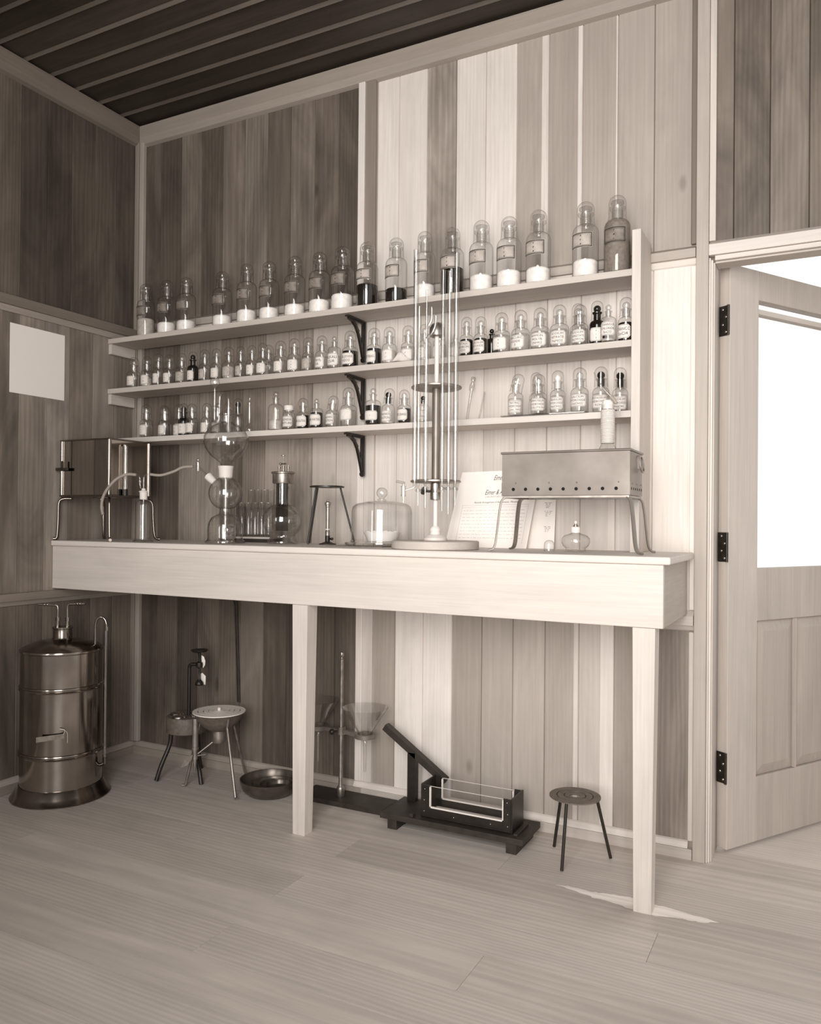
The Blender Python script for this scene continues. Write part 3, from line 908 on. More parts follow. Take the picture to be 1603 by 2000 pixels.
G3 = 'small bottles on the lowest shelf'
LOWS = [
 (.200, -.138, .0562, .146, 'liquid', .42, 'dome', sc2, 'leftmost front bottle on the lowest shelf, clear with a white label', {}),
 (.238, -.070, .0504, .150, 'liquid', .42, 'dome', sc1, 'domed bottle in the back row, leftmost behind the front bottles of the lowest shelf', {}),
 (.312, -.140, .0540, .130, 'liquid', .42, 'dome', sc2, 'second front bottle from the left on the lowest shelf, white lettered label', {}),
 (.325, -.070, .0500, .150, 'pale_powder', .42, 'dome', sc1, 'taller domed bottle behind the second front bottle of the lowest shelf', {}),
 (.400, -.120, .0471, .142, None, 0, 'dome', sc1, 'dark glass domed bottle in the left group of the lowest shelf', {'body': 'amber', 'stop_mat': 'amber', 'half': 1.2}),
 (.463, -.138, .0520, .135, 'liquid', .42, 'dome', sc2, 'clear domed bottle just right of the dark glass bottle on the lowest shelf', {}),
 (.533, -.125, .0495, .135, 'liquid', .42, 'dome', sc2, 'domed bottle left of the safety funnel tube, lowest shelf', {}),
 (.588, -.120, .0491, .131, 'liquid', .42, 'dome', sc1, 'domed bottle behind the safety funnel tube, lowest shelf', {'paper': 'label_tan'}),
 (.645, -.120, .0487, .132, 'liquid', .42, 'dome', None, 'domed bottle behind the neck of the tall gas generator, lowest shelf', {}),
 (.703, -.130, .0480, .143, 'liquid', .42, 'dome', None, 'unlabelled clear domed bottle right of the gas generator neck, lowest shelf', {'stop_mat': 'amber'}),
 (1.031, -.136, .0512, .123, 'dark_liquid', .46, 'dome', ['CARBO SOLUTION'], 'dark liquid bottle under a dome, left one of the dark pair on the lowest shelf', {'half': 1.15, 'lab': (.08, .42)}),
 (1.094, -.136, .0507, .117, 'dark_liquid', .53, None, ['LIME WATER'], 'dark liquid bottle with a bare ball stopper, lowest shelf left of the bracket', {'kind': 'plain', 'half': 1.15}),
 (1.166, -.134, .0511, .124, 'liquid', .44, 'dome', ['MAGNES.', 'SOLUTION'], 'clear bottle with a leaning dome, second left of the bracket on the lowest shelf', {'tilt': 8, 'lab': (.1, .42)}),
 (1.237, -.132, .0623, .151, 'liquid', .42, 'dome', [], 'large clear bottle with a blank label just left of the bracket, lowest shelf', {'half': 1.05, 'lab': (.16, .44)}),
 (1.345, -.132, .0612, .141, 'dark_liquid', .53, None, ['~.02'], 'wide bottle of dark liquid with glass stopper, just right of the bracket, lowest shelf', {'kind': 'plain', 'lab': (.13, .38)}),
 (1.412, -.136, .0492, .135, 'pale_powder', .08, 'dome', ["FEHLING'S", 'SOLUTION'], 'clear bottle with a crooked dome between two dark bottles, lowest shelf', {'tilt': 7, 'stop_mat': 'amber'}),
 (1.479, -.136, .0506, .126, 'dark_liquid', .46, 'dome', ['METHYL ORANGE'], 'dark bottle labelled methyl orange, left of the stand discs on the lowest shelf', {'half': 1.15, 'lab': (.09, .42)}),
 (1.550, -.125, .0482, .100, 'liquid', .44, None, ['~.018', 'SOLUTION'], 'clear bottle seen behind the burette stand on the lowest shelf', {'kind': 'plain', 'stop_mat': 'amber'}),
 (1.908, -.136, .0525, .147, 'liquid', .42, 'dome', ['NITRIC', 'HYDROXIDE', 'Conc. NH3'], 'clear bottle under a crooked dome, leftmost of the right group, lowest shelf', {'tilt': 13, 'lab': (.08, .37), 'phi': .22, 'dz': .0035}),
 (1.958, -.066, .0498, .160, 'liquid', .42, 'dome', sc2, 'domed bottle standing behind the ammonium hydroxide bottle', {'dz': .0035}),
 (1.990, -.136, .0552, .140, 'liquid', .42, 'dome', ['AMMONIUM', 'HYDROXIDE', 'SOLUTION'], 'clear domed bottle labelled ammonium hydroxide, dark edged label', {'phi': .12, 'dz': .0035, 'lab': (.10, .40)}),
 (2.056, -.136, .0512, .147, 'liquid', .42, 'dome', ['BARIUM', 'HYDROXIDE', 'Ba(OH)2'], 'domed bottle labelled barium hydroxide, with a white ball stopper', {'phi': .05, 'dz': .0035, 'lab': (.10, .38), 'stop_mat': 'frost'}),
 (2.130, -.136, .0589, .151, 'liquid', .42, 'dome', ['CALCIUM', 'HYDROXIDE', 'Ca(OH)2'], 'clear domed bottle labelled calcium hydroxide on the lowest shelf', {'phi': -.05, 'dz': .0035, 'lab': (.13, .40), 'half': 1.05}),
 (2.196, -.120, .0549, .155, 'liquid', .42, 'dome', ['POTASSIUM', 'HYDROXIDE', 'KOH'], 'domed bottle labelled potassium hydroxide, behind the ridged flask neck', {'phi': -.05, 'lab': (.11, .38), 'half': 1.05, 'stop_mat': 'amber'}),
 (2.246, -.066, .0520, .158, 'liquid', .42, 'dome', ['SODIUM', 'HYDROXIDE', 'NaOH'], 'domed bottle with a dark stopper, rightmost on the lowest shelf by the upright', {'phi': .1, 'lab': (.10, .37), 'stop_mat': 'amber'}),
]
row(LOWS, Z3, G3)
# odd vessels on the lowest shelf
bottle((.893, -.128, Z3), .0614, .160, 'tall clear bottle with a ball stopper, half full of grey liquid, lowest shelf', 'bottle', G3, 'reagent_bottle', 'plain', 'pale_powder', .28,
       cap=None)
bottle((.963, -.136, Z3), .0486, .097, 'small wide mouthed bottle labelled magnesia mixture', 'bottle', G3, 'reagent_bottle', 'wide', 'liquid', .5,
       cap='cylinder', lines=['MAGNESIA', 'MIXTURE'], stop_mat='frost', half=1.15, phi=.05)
t = thing('long_necked_flask', 'tiny flask with a very long thin neck on the lowest shelf', 'flask', (.762, -.130, Z3))
mb = MB(); mb.lathe([(0, .001), (.012, 0), (.0155, .006), (.0150, .016), (.010, .028), (.0055, .036), (.0052, .112), (.0075, .116), (.0075, .120), (.0052, .122), (.0048, .04)], 20)
mb.build('flask_body', 'tube', t)
mb = MB(); mb.lathe([(0, .108), (.0042, .108), (.0046, .124), (.003, .126), (.0055, .133), (.0045, .142), (0, .144)], 14)
mb.build('stopper', 'stopper', t)
# crumpled cloth on the middle shelf
mb = MB()
for k, (cx_, cy_, r_, s_) in enumerate(((1.474, -.157, .0165, 1.1), )):
    vs, fs = [], []
    NA, NR = 26, 9
    for i in range(NR + 1):
        q = i / NR
        for j in range(NA):
            a = 2 * PI * j / NA
            rad = (.002 + .045 * q) * (1 + .18 * math.sin(3 * a + 1) * q + .10 * math.sin(7 * a) * q)
            z = .030 * math.exp(-(q * 2.2) ** 2) + .006 * (1 - q) + .004 * math.sin(5 * a + 3 * q) * (1 - abs(2 * q - 1)) + .0012
            vs.append((1.470 + rad * math.cos(a), -.156 + rad * .40 * math.sin(a), Z2 + max(z, .0008)))
    for i in range(NR):
        for j in range(NA):
            l = (j + 1) % NA
            fs.append((i * NA + j, i * NA + l, (i + 1) * NA + l, (i + 1) * NA + j))
    fs.append(tuple(range(NA - 1, -1, -1)))
    mb.faces(vs, fs, None, True)
o = mb.build('crumpled_cloth', 'cloth')
tag(o, 'small crumpled white cloth lying before a clear bottle on the middle shelf', 'cloth')
# glass plate under the right group, pipette and rod leaning on the wall
mb = MB(); mb.box(1.872, 2.166, -.186, -.034, Z3, Z3 + .003)
tag(mb.build('glass_plate', 'thick'), 'thin glass plate under the hydroxide bottles on the lowest shelf', 'plate')
def between(a, b, prof, mb, mat=None, seg=14):
    a, b = Vector(a), Vector(b)
    q = (b - a).to_track_quat('Z', 'Y').to_matrix().to_4x4()
    L_ = (b - a).length
    mb.lathe([(r_, z_ * L_) for r_, z_ in prof], seg, mat, (0, 0, 0), Matrix.Translation(a) @ q)
mb = MB(); between((1.700, -.075, Z3 + .002), (1.700, -.012, Z3 + .178), [(0, 0), (.0035, 0), (.0045, .02), (.0045, .66), (.0085, .70), (.0095, .80), (.006, .86), (.004, .88), (.008, .92), (.008, .97), (0, 1)], mb)
tag(mb.build('pipette', 'tube'), 'slim glass tube with a bulbous top leaning right of the burette stand', 'pipette')
mb = MB(); between((1.744, -.070, Z3 + .002), (1.744, -.012, Z3 + .118), [(0, 0), (.003, .005), (.003, .995), (0, 1)], mb)
tag(mb.build('glass_rod', 'tube'), 'short plain glass rod leaning on the wall right of the bulbed tube', 'rod')

# =================================================================== APPARATUS ON THE BENCH
ZB = ZT + .0004
# ---- copper drying oven at the left end
t = thing('drying_oven', 'polished copper drying oven on four curved legs at the left end of the bench', 'oven', (.160, -.325, ZB))
x0, x1, y0, y1, z0, z1 = -.140, .142, -.108, .112, .180, .416
mb = MB()
mb.box(x0 + .004, x1 - .004, y0 + .004, y1 - .004, z0 + .004, z1 - .004)
mb.build('oven_body', 'mirror', t)
mb = MB()
for (a, b) in ((x0, x1),):
    for (z, hgt) in ((z0, .008), (z1 - .006, .006)):
        mb.box(x0 - .003, x1 + .003, y0 - .003, y0 + .004, z, z + hgt); mb.box(x0 - .003, x1 + .003, y1 - .004, y1 + .003, z, z + hgt)
        mb.box(x0 - .003, x0 + .004, y0 + .0041, y1 - .0041, z, z + hgt); mb.box(x1 - .004, x1 + .003, y0 + .0041, y1 - .0041, z, z + hgt)
mb.build('rim', 'copper_dark', t, bevel=.001)
for cx_, cy_ in ((x0 + .004, y0 + .004), (x1 - .004, y0 + .004), (x1 - .004, y1 - .004), (x0 + .004, y1 - .004)):
    mb = MB(); mb.cyl((cx_, cy_, 0), .0085, z0 + .008, z1 - .006, seg=16)
    mb.build('corner_seam', 'copper', t)
for sx_, sy_ in ((-1, -1), (1, -1), (1, 1), (-1, 1)):
    bx_, by_ = (x0 if sx_ < 0 else x1), (y0 if sy_ < 0 else y1)
    o1 = .012 if sx_ < 0 else .024
    o2 = .012 if sy_ < 0 else .024
    pts = [(bx_ - sx_ * .03, by_ - sy_ * .03, z0 - .006), (bx_ - sx_ * .008, by_ - sy_ * .008, z0 - .008), (bx_ + sx_ * o1 * .3, by_ + sy_ * o2 * .3, z0 - .024),
           (bx_ + sx_ * o1 * .42, by_ + sy_ * o2 * .42, .09), (bx_ + sx_ * o1 * .6, by_ + sy_ * o2 * .6, .022), (bx_ + sx_ * o1 * .9, by_ + sy_ * o2 * .9, .0075), (bx_ + sx_ * (o1 + .006), by_ + sy_ * (o2 + .006), .0065)]
    mb = MB(); mb.tube(smooth_path(pts, 5), .0062, seg=10)
    mb.build('leg', 'copper_dark', t)
mb = MB()
mb.box(x0 - .012, x0 + .058, y0 - .016, y0 - .009, .288, .300); mb.box(x0 + .020, x0 + .028, y0 - .015, y0 - .010, .300, .328)
mb.cyl((0, 0, 0), .006, 0, .014, mtx=Matrix.Translation((x0 + .018, y0 - .010, .294)) @ Matrix.Rotation(-PI / 2, 4, 'X'), seg=12)
mb.build('door_latch', 'iron_mat', t, bevel=.001)
mb = MB(); mb.tube([(x1 + .010, y0 + .075, .205), (x1 + .010, y0 + .075, .392)], .0085, 'tube', 12)
mb.cyl((x1 + .010, y0 + .075, 0), .011, .186, .212, 'iron', 14)
mb.box(x1 + .003, x1 + .010, y0 + .070, y0 + .080, .388, .394, 'copper_dark')
mb.build('gauge_glass', 'tube', t)

# ---- gas washing bottle
t = thing('gas_washing_bottle', 'clear glass gas washing bottle with bent tubes, standing before the copper oven', 'bottle', (.452, -.395, ZB))
t.scale = (.955,) * 3
mb = MB()
mb.lathe([(0, .002), (.030, .001), (.041, .001), (.042, .004), (.034, .009), (.0325, .014), (.0325, .150), (.030, .163), (.024, .172), (.016, .176), (.0145, .182), (.0145, .206)], 28)
mb.build('bottle_body', 'thick', t)
mb = MB(); mb.lathe([(.0155, .176), (.0158, .205), (.0185, .207), (.0185, .211), (.0100, .213), (.0065, .222), (0, .224)], 22)
mb.build('frosted_neck', 'frost', t)
mb = MB(); mb.tube(smooth_path([(0, 0, .02), (0, 0, .10), (0, 0, .2), (0, 0, .255), (.002, 0, .272), (.012, 0, .279), (.030, .003, .280)], 6), .0036)
mb.tube(smooth_path([(-.006, 0, .214), (-.014, 0, .219), (-.020, -.001, .236), (-.020, -.001, .252), (-.022, -.002, .270), (-.030, -.003, .278), (-.038, -.004, .279)], 6), .0034)
mb.ball((-.020, -.001, .252), .009)
mb.build('glass_tubes', 'tube', t)
mb = MB(); mb.tube(smooth_path([(-.0385, -.004, .279), (-.072, -.022, .280), (-.108, -.042, .262), (-.142, -.056, .225), (-.168, -.060, .185), (-.176, -.060, .145), (-.168, -.060, .112)], 8), .0062, seg=12)
mb.build('rubber_hose', 'rubber', t)

# ---- Kipp gas generator
kx, ky, KS = .778, -.290, .966
t = thing('gas_generator', 'tall three bulbed glass gas generator near the left of the bench', 'generator', (kx, ky, ZB))
t.scale = (KS,) * 3
def sphere_prof(cz, r, a0, a1, n=16, k=1.0):
    return [(r * math.cos(R(a0 + (a1 - a0) * i / n)), cz + k * r * math.sin(R(a0 + (a1 - a0) * i / n))) for i in range(n + 1)]
mb = MB()
mb.lathe([(0, .004), (.060, .004), (.076, .001), (.080, .003), (.080, .008), (.072, .013), (.069, .020), (.070, .055), (.067, .080), (.056, .102), (.038, .113), (.026, .118), (.0225, .124), (.0225, .138)] +
         sphere_prof(.200, .0675, -66, 66, 18) + [(.026, .268), (.0275, .300)], 36)
mb.build('lower_bulbs', 'thick', t)
mb = MB(); mb.lathe([(.0265, .262), (.029, .300), (.031, .306), (.031, .310), (.018, .311), (.017, .262)], 26)
mb.build('ground_joint', 'frost', t)
mb = MB(); mb.lathe([(0, .012), (.008, .012), (.0095, .03), (.0115, .14), (.0135, .27), (.016, .312), (.026, .325), (.062, .352), (.082, .380), (.090, .408), (.088, .430), (.072, .458), (.050, .474), (.034, .481), (.025, .488), (.024, .512), (.030, .515), (.030, .519), (.022, .519)], 36)
mb.build('upper_bulb', 'thick', t)
mb = MB()   # safety tube with thistle top
mb.tube(smooth_path([(.010, 0, .480), (.010, 0, .53), (.010, 0, .575), (.002, 0, .600), (-.016, 0, .607), (-.030, 0, .600), (-.036, 0, .582), (-.037, 0, .53), (-.040, 0, .495), (-.050, 0, .483), (-.060, 0, .494), (-.062, 0, .53), (-.062, 0, .60), (-.062, 0, .628)], 6), .0048)
mb.ball((-.037, 0, .556), .0115); mb.ball((-.062, 0, .548), .0105)
mb.lathe([(.0048, .622), (.012, .632), (.0185, .645), (.0190, .655), (.0165, .664), (.0155, .668), (.0185, .673)], 20, c=(-.062, 0, 0))
mb.build('safety_funnel', 'tube', t)
mb = MB()   # side outlet with frosted plug, tube and tap
d = Vector((-.78, -.02, .62)).normalized()
a = Vector((-.050, -.002, .240))
between(a, a + d * .050, [(0, 0), (.0135, .0), (.0155, .55), (.017, .75), (.017, 1), (0, 1)], mb, 'frost', 20)
between(a + d * .050, a + d * .112, [(.0035, 0), (.0035, 1)], mb, 'tube', 10)
p = a + d * .118
mb.cyl((p.x, p.y, 0), .0075, p.z - .016, p.z + .014, 'tube', 14); mb.cyl((p.x, p.y, 0), .010, p.z + .014, p.z + .017, 'tube', 14)
mb.ball((p.x, p.y, p.z + .025), .0075, 'tube'); mb.cyl((p.x, p.y, 0), .009, p.z - .020, p.z - .016, 'tube', 14)
mb.tube([(p.x - .0076, p.y, p.z), (p.x - .026, p.y, p.z - .001)], .0036, 'tube', 10)
mb.build('outlet_tap', 'tube', t)
OUT = Vector((kx + (p.x - .0275) * KS, ky + p.y * KS, ZB + (p.z - .001) * KS))
mb = MB()   # lower side tubulure with plug
a = Vector((.048, -.040, .052)); d = Vector((.86, -.45, .10)).normalized()
between(a, a + d * .055, [(.019, 0), (.017, .35), (.0165, .5), (.014, .52), (.009, .7), (.012, .85), (.008, 1), (0, 1)], mb, 'stopper', 18)
mb.build('side_plug', 'stopper', t)
hx = Vector((.452 + .0308 * .955, -.395 + .003 * .955, ZB + .280 * .955))
mb = MB(); mb.tube(smooth_path([hx, hx + Vector((.030, .030, -.002)), hx.lerp(OUT, .55) + Vector((0, 0, -.006)), OUT + Vector((-.035, -.02, -.004)), OUT], 8), .0055, seg=12)
tag(mb.build('rubber_hose', 'rubber'), 'grey rubber hose sagging between the washing bottle and the gas generator', 'hose')

# ---- rack of test tubes
t = thing('test_tube_rack', 'low dark based stand holding the two rows of test tubes behind the bulb flask', 'rack', (.768, -.075, ZB))
mb = MB(); mb.box(-.092, .092, -.036, .036, 0, .014, 'iron_mat'); mb.box(-.088, .088, -.033, .033, .0141, .022, 'wx', tn=200)
mb.build('base', 'wx', t, bevel=.001)
for yq, zq, nm in ((-.0175, .098, 'r'), (.0175, .140, 'r')):
    for s in (-1, 1):
        mb = MB(); mb.tube([(-.088, yq + s * .0155, zq), (.088, yq + s * .0155, zq)], .0014, seg=8)
        mb.build('rail', 'steel', t)
for s in (-1, 1):
    mb = MB()
    mb.box(s * .0905 - .0022, s * .0905 + .0022, -.034, .034, .0142, .148)
    mb.build('end_post', 'steel', t, bevel=.0005)
TN = ['leftmost', 'second', 'third', 'fourth', 'fifth', 'rightmost']
def test_tube(x, yv, z, h, r, lb, grp):
    mb = MB()
    pr = [(0, 0)] + [(r * math.sin(PI / 2 * k / 5), r - r * math.cos(PI / 2 * k / 5)) for k in range(1, 6)] + [(r, h - .004), (r * 1.12, h - .002), (r * 1.12, h), (r * .94, h)]
    mb.lathe(pr, 18)
    o = mb.build('test_tube', 'tube'); o.location = (x, yv, z)
    tag(o, lb, 'test tube', grp)
fr = ['leftmost test tube of the front row in the stand', 'second test tube from the left in the front row of the stand', 'third test tube from the left in the front row of the stand',
      'fourth test tube from the left in the front row of the stand', 'rightmost test tube of the front row, beside the bulb flask']
bk = ['leftmost test tube of the taller back row in the stand', 'second test tube from the left in the taller back row', 'third test tube from the left in the taller back row',
      'rightmost test tube of the taller back row, behind the bulb flask neck']
for k in range(5):
    test_tube(.697 + .034 * k, -.0925, ZB + .0224, .140, .0125, fr[k], 'test tubes in the stand')
for k in range(4):
    test_tube(.718 + .034 * k, -.0575, ZB + .0224, .194, .0125, bk[k], 'test tubes in the stand')

# ---- flask battery (glass bulb with metal cap)
t = thing('battery_flask', 'round glass battery flask with a metal cap and dark plates inside', 'flask', (.996, -.215, ZB))
mb = MB()
mb.lathe([(0, .008), (.040, .008), (.052, .001), (.057, .002), (.058, .008), (.054, .016), (.048, .024), (.0475, .030)] + sphere_prof(.090, .078, -50, 62, 18, .88) + [(.0352, .156), (.0348, .19), (.0348, .238)], 36)
mb.build('flask_body', 'thick', t)
mb = MB(); mb.lathe([(0, .232), (.039, .232), (.040, .236), (.040, .268), (.0445, .270), (.0450, .275), (.043, .277), (0, .277)], 30)
mb.build('cap', 'brass', t)
mb = MB()
mb.box(-.022, -.013, -.014, .014, .050, .2315); mb.box(.006, .015, -.014, .014, .050, .2315)
mb.build('plates', 'iron', t)
for q in ((-.014, -.006), (.020, .006)):
    mb = MB(); mb.cyl((q[0], q[1], 0), .0035, .2772, .290, seg=12); mb.cyl((q[0], q[1], 0), .0055, .290, .296, seg=12); mb.cyl((q[0], q[1], 0), .003, .296, .303, seg=12)
    mb.build('terminal', 'brass', t)
mb = MB(); mb.cyl((.001, 0, 0), .005, .2772, .300, seg=12); mb.cyl((.001, 0, 0), .0022, .300, .338, seg=10); mb.cyl((.001, 0, 0), .008, .338, .341, seg=14)
mb.tube([(-.012, 0, .308), (.014, 0, .308)], .003, seg=8); mb.ball((-.013, 0, .308), .005, seg=10, rings=6)
mb.build('plunger_rod', 'brass', t)

# ---- black tripod with bunsen burner
def tripod(name, label, cat, loc, rad, hgt, feet, mat, rings, leg_r=.0042, grp=None):
    t = thing(name, label, cat, loc, grp)
    mb = MB()
    for (ra, rb, zt, m_) in rings:
        mb.lathe([(ra, hgt - .003), (rb, hgt - .003), (rb, hgt + zt), (ra, hgt + zt), (ra, hgt - .003)], 36, m_, smooth=True)
    mb.build('top_ring', mat, t)
    for (fx, fy) in feet:
        l_ = math.hypot(fx, fy)
        tx, ty = fx / l_ * (rad - .010), fy / l_ * (rad - .010)
        mb = MB(); mb.tube([(tx, ty, hgt - .004), (fx * .98, fy * .98, .012), (fx, fy, .0025)], leg_r, seg=10)
        mb.build('leg', mat, t)
    return t
tripod('tripod', 'thin legged black iron tripod on the bench beside the glass bell', 'tripod', (1.165, -.165, ZB), .061, .220,
       [(-.093, .020), (-.030, -.082), (.098, .045)], 'iron', [(.022, .061, .003, None), (.064, .066, .0015, None)], .0036)
t = thing('bunsen_burner', 'slender metal bunsen burner standing under the black tripod', 'burner', (1.166, -.160, ZB))
mb = MB(); mb.lathe([(0, 0), (.0330, 0), (.0330, .003), (.020, .007), (.010, .011), (0, .012)], 24)
mb.build('base', 'iron_mat', t)
mb = MB(); mb.cyl((0, 0, 0), .0095, .0115, .034, seg=16); mb.tube([(.009, -.002, .022), (.020, -.005, .022)], .004, seg=10); mb.ball((.024, -.006, .022), .0055, seg=12, rings=7)
mb.build('gas_inlet', 'iron', t)
mb = MB(); mb.lathe([(.0092, .0342), (.0092, .05), (.0080, .052), (.0074, .054), (.0074, .142), (.0092, .144), (.0092, .150), (.0118, .152), (.0118, .160), (.008, .162), (.0035, .165), (.004, .170), (0, .172)], 16)
mb.build('barrel', 'steel', t)
mb = MB(); mb.lathe([(.0079, .0565), (.0084, .0565), (.0084, .0595), (.0079, .0595)], 16)
mb.build('collar', 'porcelain', t)

# ---- wire gauze mat, glass bell on its plate, white dish
mb = MB(); mb.box(1.262, 1.490, -.316, -.13, ZB, ZB + .0022)
tag(mb.build('wire_gauze', 'mesh'), 'flat square of wire gauze on the bench under the glass bell', 'gauze')
DX, DY = 1.412, -.178
ZP = ZB + .0024
mb = MB(); mb.lathe([(0, 0), (.118, 0), (.132, .003), (.134, .007), (.133, .011), (.116, .0135), (0, .0135)], 48)
o = mb.build('bell_plate', 'thick'); o.location = (DX, DY, ZP)
tag(o, 'round glass plate carrying the bell and the white dish', 'plate')
t = thing('bell_jar', 'wide low glass bell with a ball knob, left of the burette stand', 'bell jar', (DX, DY, ZP + .0138))
mb = MB(); mb.lathe([(.1135, 0), (.1135, .004), (.1105, .006), (.1105, .112), (.106, .127), (.094, .137), (.060, .145), (.022, .149), (0, .150)], 48)
mb.build('bell', 'dome', t)
mb = MB(); mb.lathe([(0, .1502), (.016, .1502), (.0165, .154), (.010, .156), (.0105, .160), (.0185, .168), (.0205, .178), (.018, .189), (.010, .196), (0, .197)], 24)
mb.build('knob', 'stopper', t)
mb = MB()
vs, fs = [], []
NA = 48
for i, (r_, z_) in enumerate(((.050, .001), (.054, .001), (.068, .036), (.066, .0365), (.052, .006), (.0, .005))):
    for j in range(NA):
        a = 2 * PI * j / NA
        w = 1 + (.022 * math.cos(10 * a) if 1 < i < 4 else 0)
        dz = .0035 * math.cos(10 * a) if i in (2, 3) else 0
        vs.append((r_ * w * math.cos(a), r_ * w * math.sin(a), z_ + dz))
for i in range(5):
    for j in range(NA):
        l = (j + 1) % NA
        fs.append((i * NA + j, i * NA + l, (i + 1) * NA + l, (i + 1) * NA + j))
fs.append(tuple(range(NA - 1, -1, -1)))
mb.faces(vs, fs, None, True)
o = mb.build('fluted_dish', 'porcelain'); o.location = (DX + .004, DY - .004, ZP + .0138)
tag(o, 'white fluted dish with a wavy rim inside the glass bell', 'dish')

# ---- burette stand
BX, BY = 1.693, -.312
t = thing('burette_stand', 'tall metal burette stand with two discs on a round wooden base', 'stand', (BX, BY, ZB))
mb = MB(); mb.lathe([(0, 0), (.143, 0), (.146, .002), (.146, .025), (.143, .0275), (0, .0275)], 56, tn=186)
mb.build('base', 'wx', t)
mb = MB(); mb.lathe([(0, .0278), (.0385, .0278), (.0400, .031), (.0395, .036), (.030, .044), (.0185, .049), (.0170, .053), (.0170, .058), (.0185, .060), (.0190, .064), (.0165, .071), (.010, .076), (.0085, .078)], 28)
mb.build('pedestal', 'cream', t)
mb = MB(); mb.cyl((0, 0, 0), .0078, .077, .165, seg=18)
mb.build('rod', 'cream', t)
mb = MB(); mb.lathe([(.0078, .163), (.0178, .163), (.0185, .166), (.0185, .188), (.0175, .189), (.0178, .190), (.0178, .218), (.016, .220)], 24)
mb.build('collar', 'nickel', t)
kb = MB(); kb.tube([(-.018, -.004, .192), (-.036, -.010, .193)], .0042, seg=10)
kb.lathe([(0, 0), (.0125, 0), (.0135, .002), (.0135, .005), (.011, .007), (0, .0075)], 20, mtx=Matrix.Translation((-.037, -.0105, .193)) @ Matrix.Rotation(R(75), 4, 'X') @ Matrix.Rotation(R(-20), 4, 'Y'))
kb.build('clamp_knob', 'iron_mat', t)
for zz in (.2205, .534):
    mb = MB(); mb.lathe([(0, zz), (.080, zz), (.0845, zz + .002), (.0845, zz + .0065), (.080, zz + .0085), (0, zz + .0085)], 44)
    mb.build('disc', 'steel', t)
mb = MB(); mb.cyl((0, 0, 0), .0142, .2292, .5338, seg=22)
mb.build('column', 'copper_dull', t)
mb = MB(); mb.cyl((0, 0, 0), .0076, .5428, .715, seg=18)
mb.build('upper_rod', 'cream', t)
mb = MB(); mb.lathe([(.0075, .712), (.020, .708), (.0255, .711), (.0258, .722), (.0245, .738), (.018, .750), (.009, .756), (0, .757)], 26)
mb.build('mushroom_cap', 'brass', t)
# burettes hang in spring clips on the disc rims
def burette(dx, dy, ztop, r, lb, style, zlow=.17, lean=(0, 0)):
    a = math.atan2(dy, dx)
    rr = .0845 + r + .0022
    px, py = BX + rr * math.cos(a), BY + rr * math.sin(a)
    tb = thing('burette', lb, 'burette', (px, py, ZB), 'burettes on the stand')
    mb = MB()
    if style == 'side':
        mb.lathe([(.002, .205), (r * .8, .215), (r, .23), (r, ztop - .16), (r * .4, ztop - .155), (r * .36, ztop)], 16)
        mb.tube(smooth_path([(0, 0, ztop - .125), (.010, 0, ztop - .115), (.018, 0, ztop - .095), (.018, 0, ztop - .06)], 5), r * .55, seg=10)
        mb.tube(smooth_path([(.002, 0, ztop - .16), (.022, 0, ztop - .14), (.032, 0, ztop - .115), (.033, 0, ztop - .09)], 5), r * .6, seg=10)
    else:
        mb.lathe([(.002, .20), (r * .7, .212), (r, .226), (r, ztop - .004), (r * 1.15, ztop - .001), (r * 1.1, ztop), (r * .8, ztop)], 16)
    mb.build('barrel', 'tube', tb)
    mk = MB()
    for k in range(28):
        zz = .25 + k * (ztop - .36) / 28
        w = .9 if k % 5 == 0 else .5
        aa = [-PI / 2 - w + 2 * w * q / 4 for q in range(5)]
        vs = []
        for q in aa: vs += [((r + .0004) * math.cos(q), (r + .0004) * math.sin(q), zz), ((r + .0004) * math.cos(q), (r + .0004) * math.sin(q), zz + .0007)]
        mk.faces(vs, [(2 * q, 2 * q + 2, 2 * q + 3, 2 * q + 1) for q in range(4)])
    mk.build('graduations', 'faint_ink', tb)
    tp = MB()
    if style == 'tap':
        ux, uy = -.888, -.46
        tp.tube([(0, 0, .205), (ux * .005, uy * .005, .200), (ux * .030, uy * .030, .192)], .0032, seg=10)
        c = (ux * .036, uy * .036, 0)
        tp.cyl(c, .0075, .172, .205, seg=14); tp.cyl(c, .0088, .203, .206, seg=14); tp.cyl(c, .0088, .174, .177, seg=14)
        tp.cyl(c, .004, .206, .214, seg=10)
        tp.tube([(c[0] + .004, c[1], .216), (c[0] - .026, c[1], .222)], .0042, seg=10)
        tp.cyl(c, .0028, .152, .172, seg=10, r1=.0036)
    else:
        tp.lathe([(0, zlow - .035), (.0018, zlow - .035), (.0032, zlow), (.0034, .192), (.0075, .193), (.0075, .203), (.0034, .204)], 14)
        tp.tube([(-.012 * math.sin(a), .012 * math.cos(a), .198), (.012 * math.sin(a), -.012 * math.cos(a), .198)], .0032, seg=8)
        tp.box(-.0012, .0012, -.0165, -.0135, .185, .211) if abs(math.sin(a)) < .5 else tp.box(-.0165, -.0135, -.0012, .0012, .185, .211)
    tp.build('stopcock', 'tube', tb)
burette(-.033, -.086, .977, .0086, 'tall burette at the left rim of the stand discs, reaching the top shelf jars', 'tap')
burette(.008, -.094, .842, .0088, 'burette with a branched top, left of the column in front', 'side')
burette(.058, -.075, .903, .0072, 'thin burette just right of the column, left one of the close pair', 'plain', .16)
burette(.0735, -.059, .903, .0072, 'thin burette right of the column, right one of the close pair', 'plain', .15)
burette(.0865, -.037, .965, .0086, 'tall burette at the right rim of the stand discs', 'plain', .18)
burette(-.086, .039, .830, .0072, 'shorter burette at the back left of the stand, behind the tall left one', 'plain', .18)

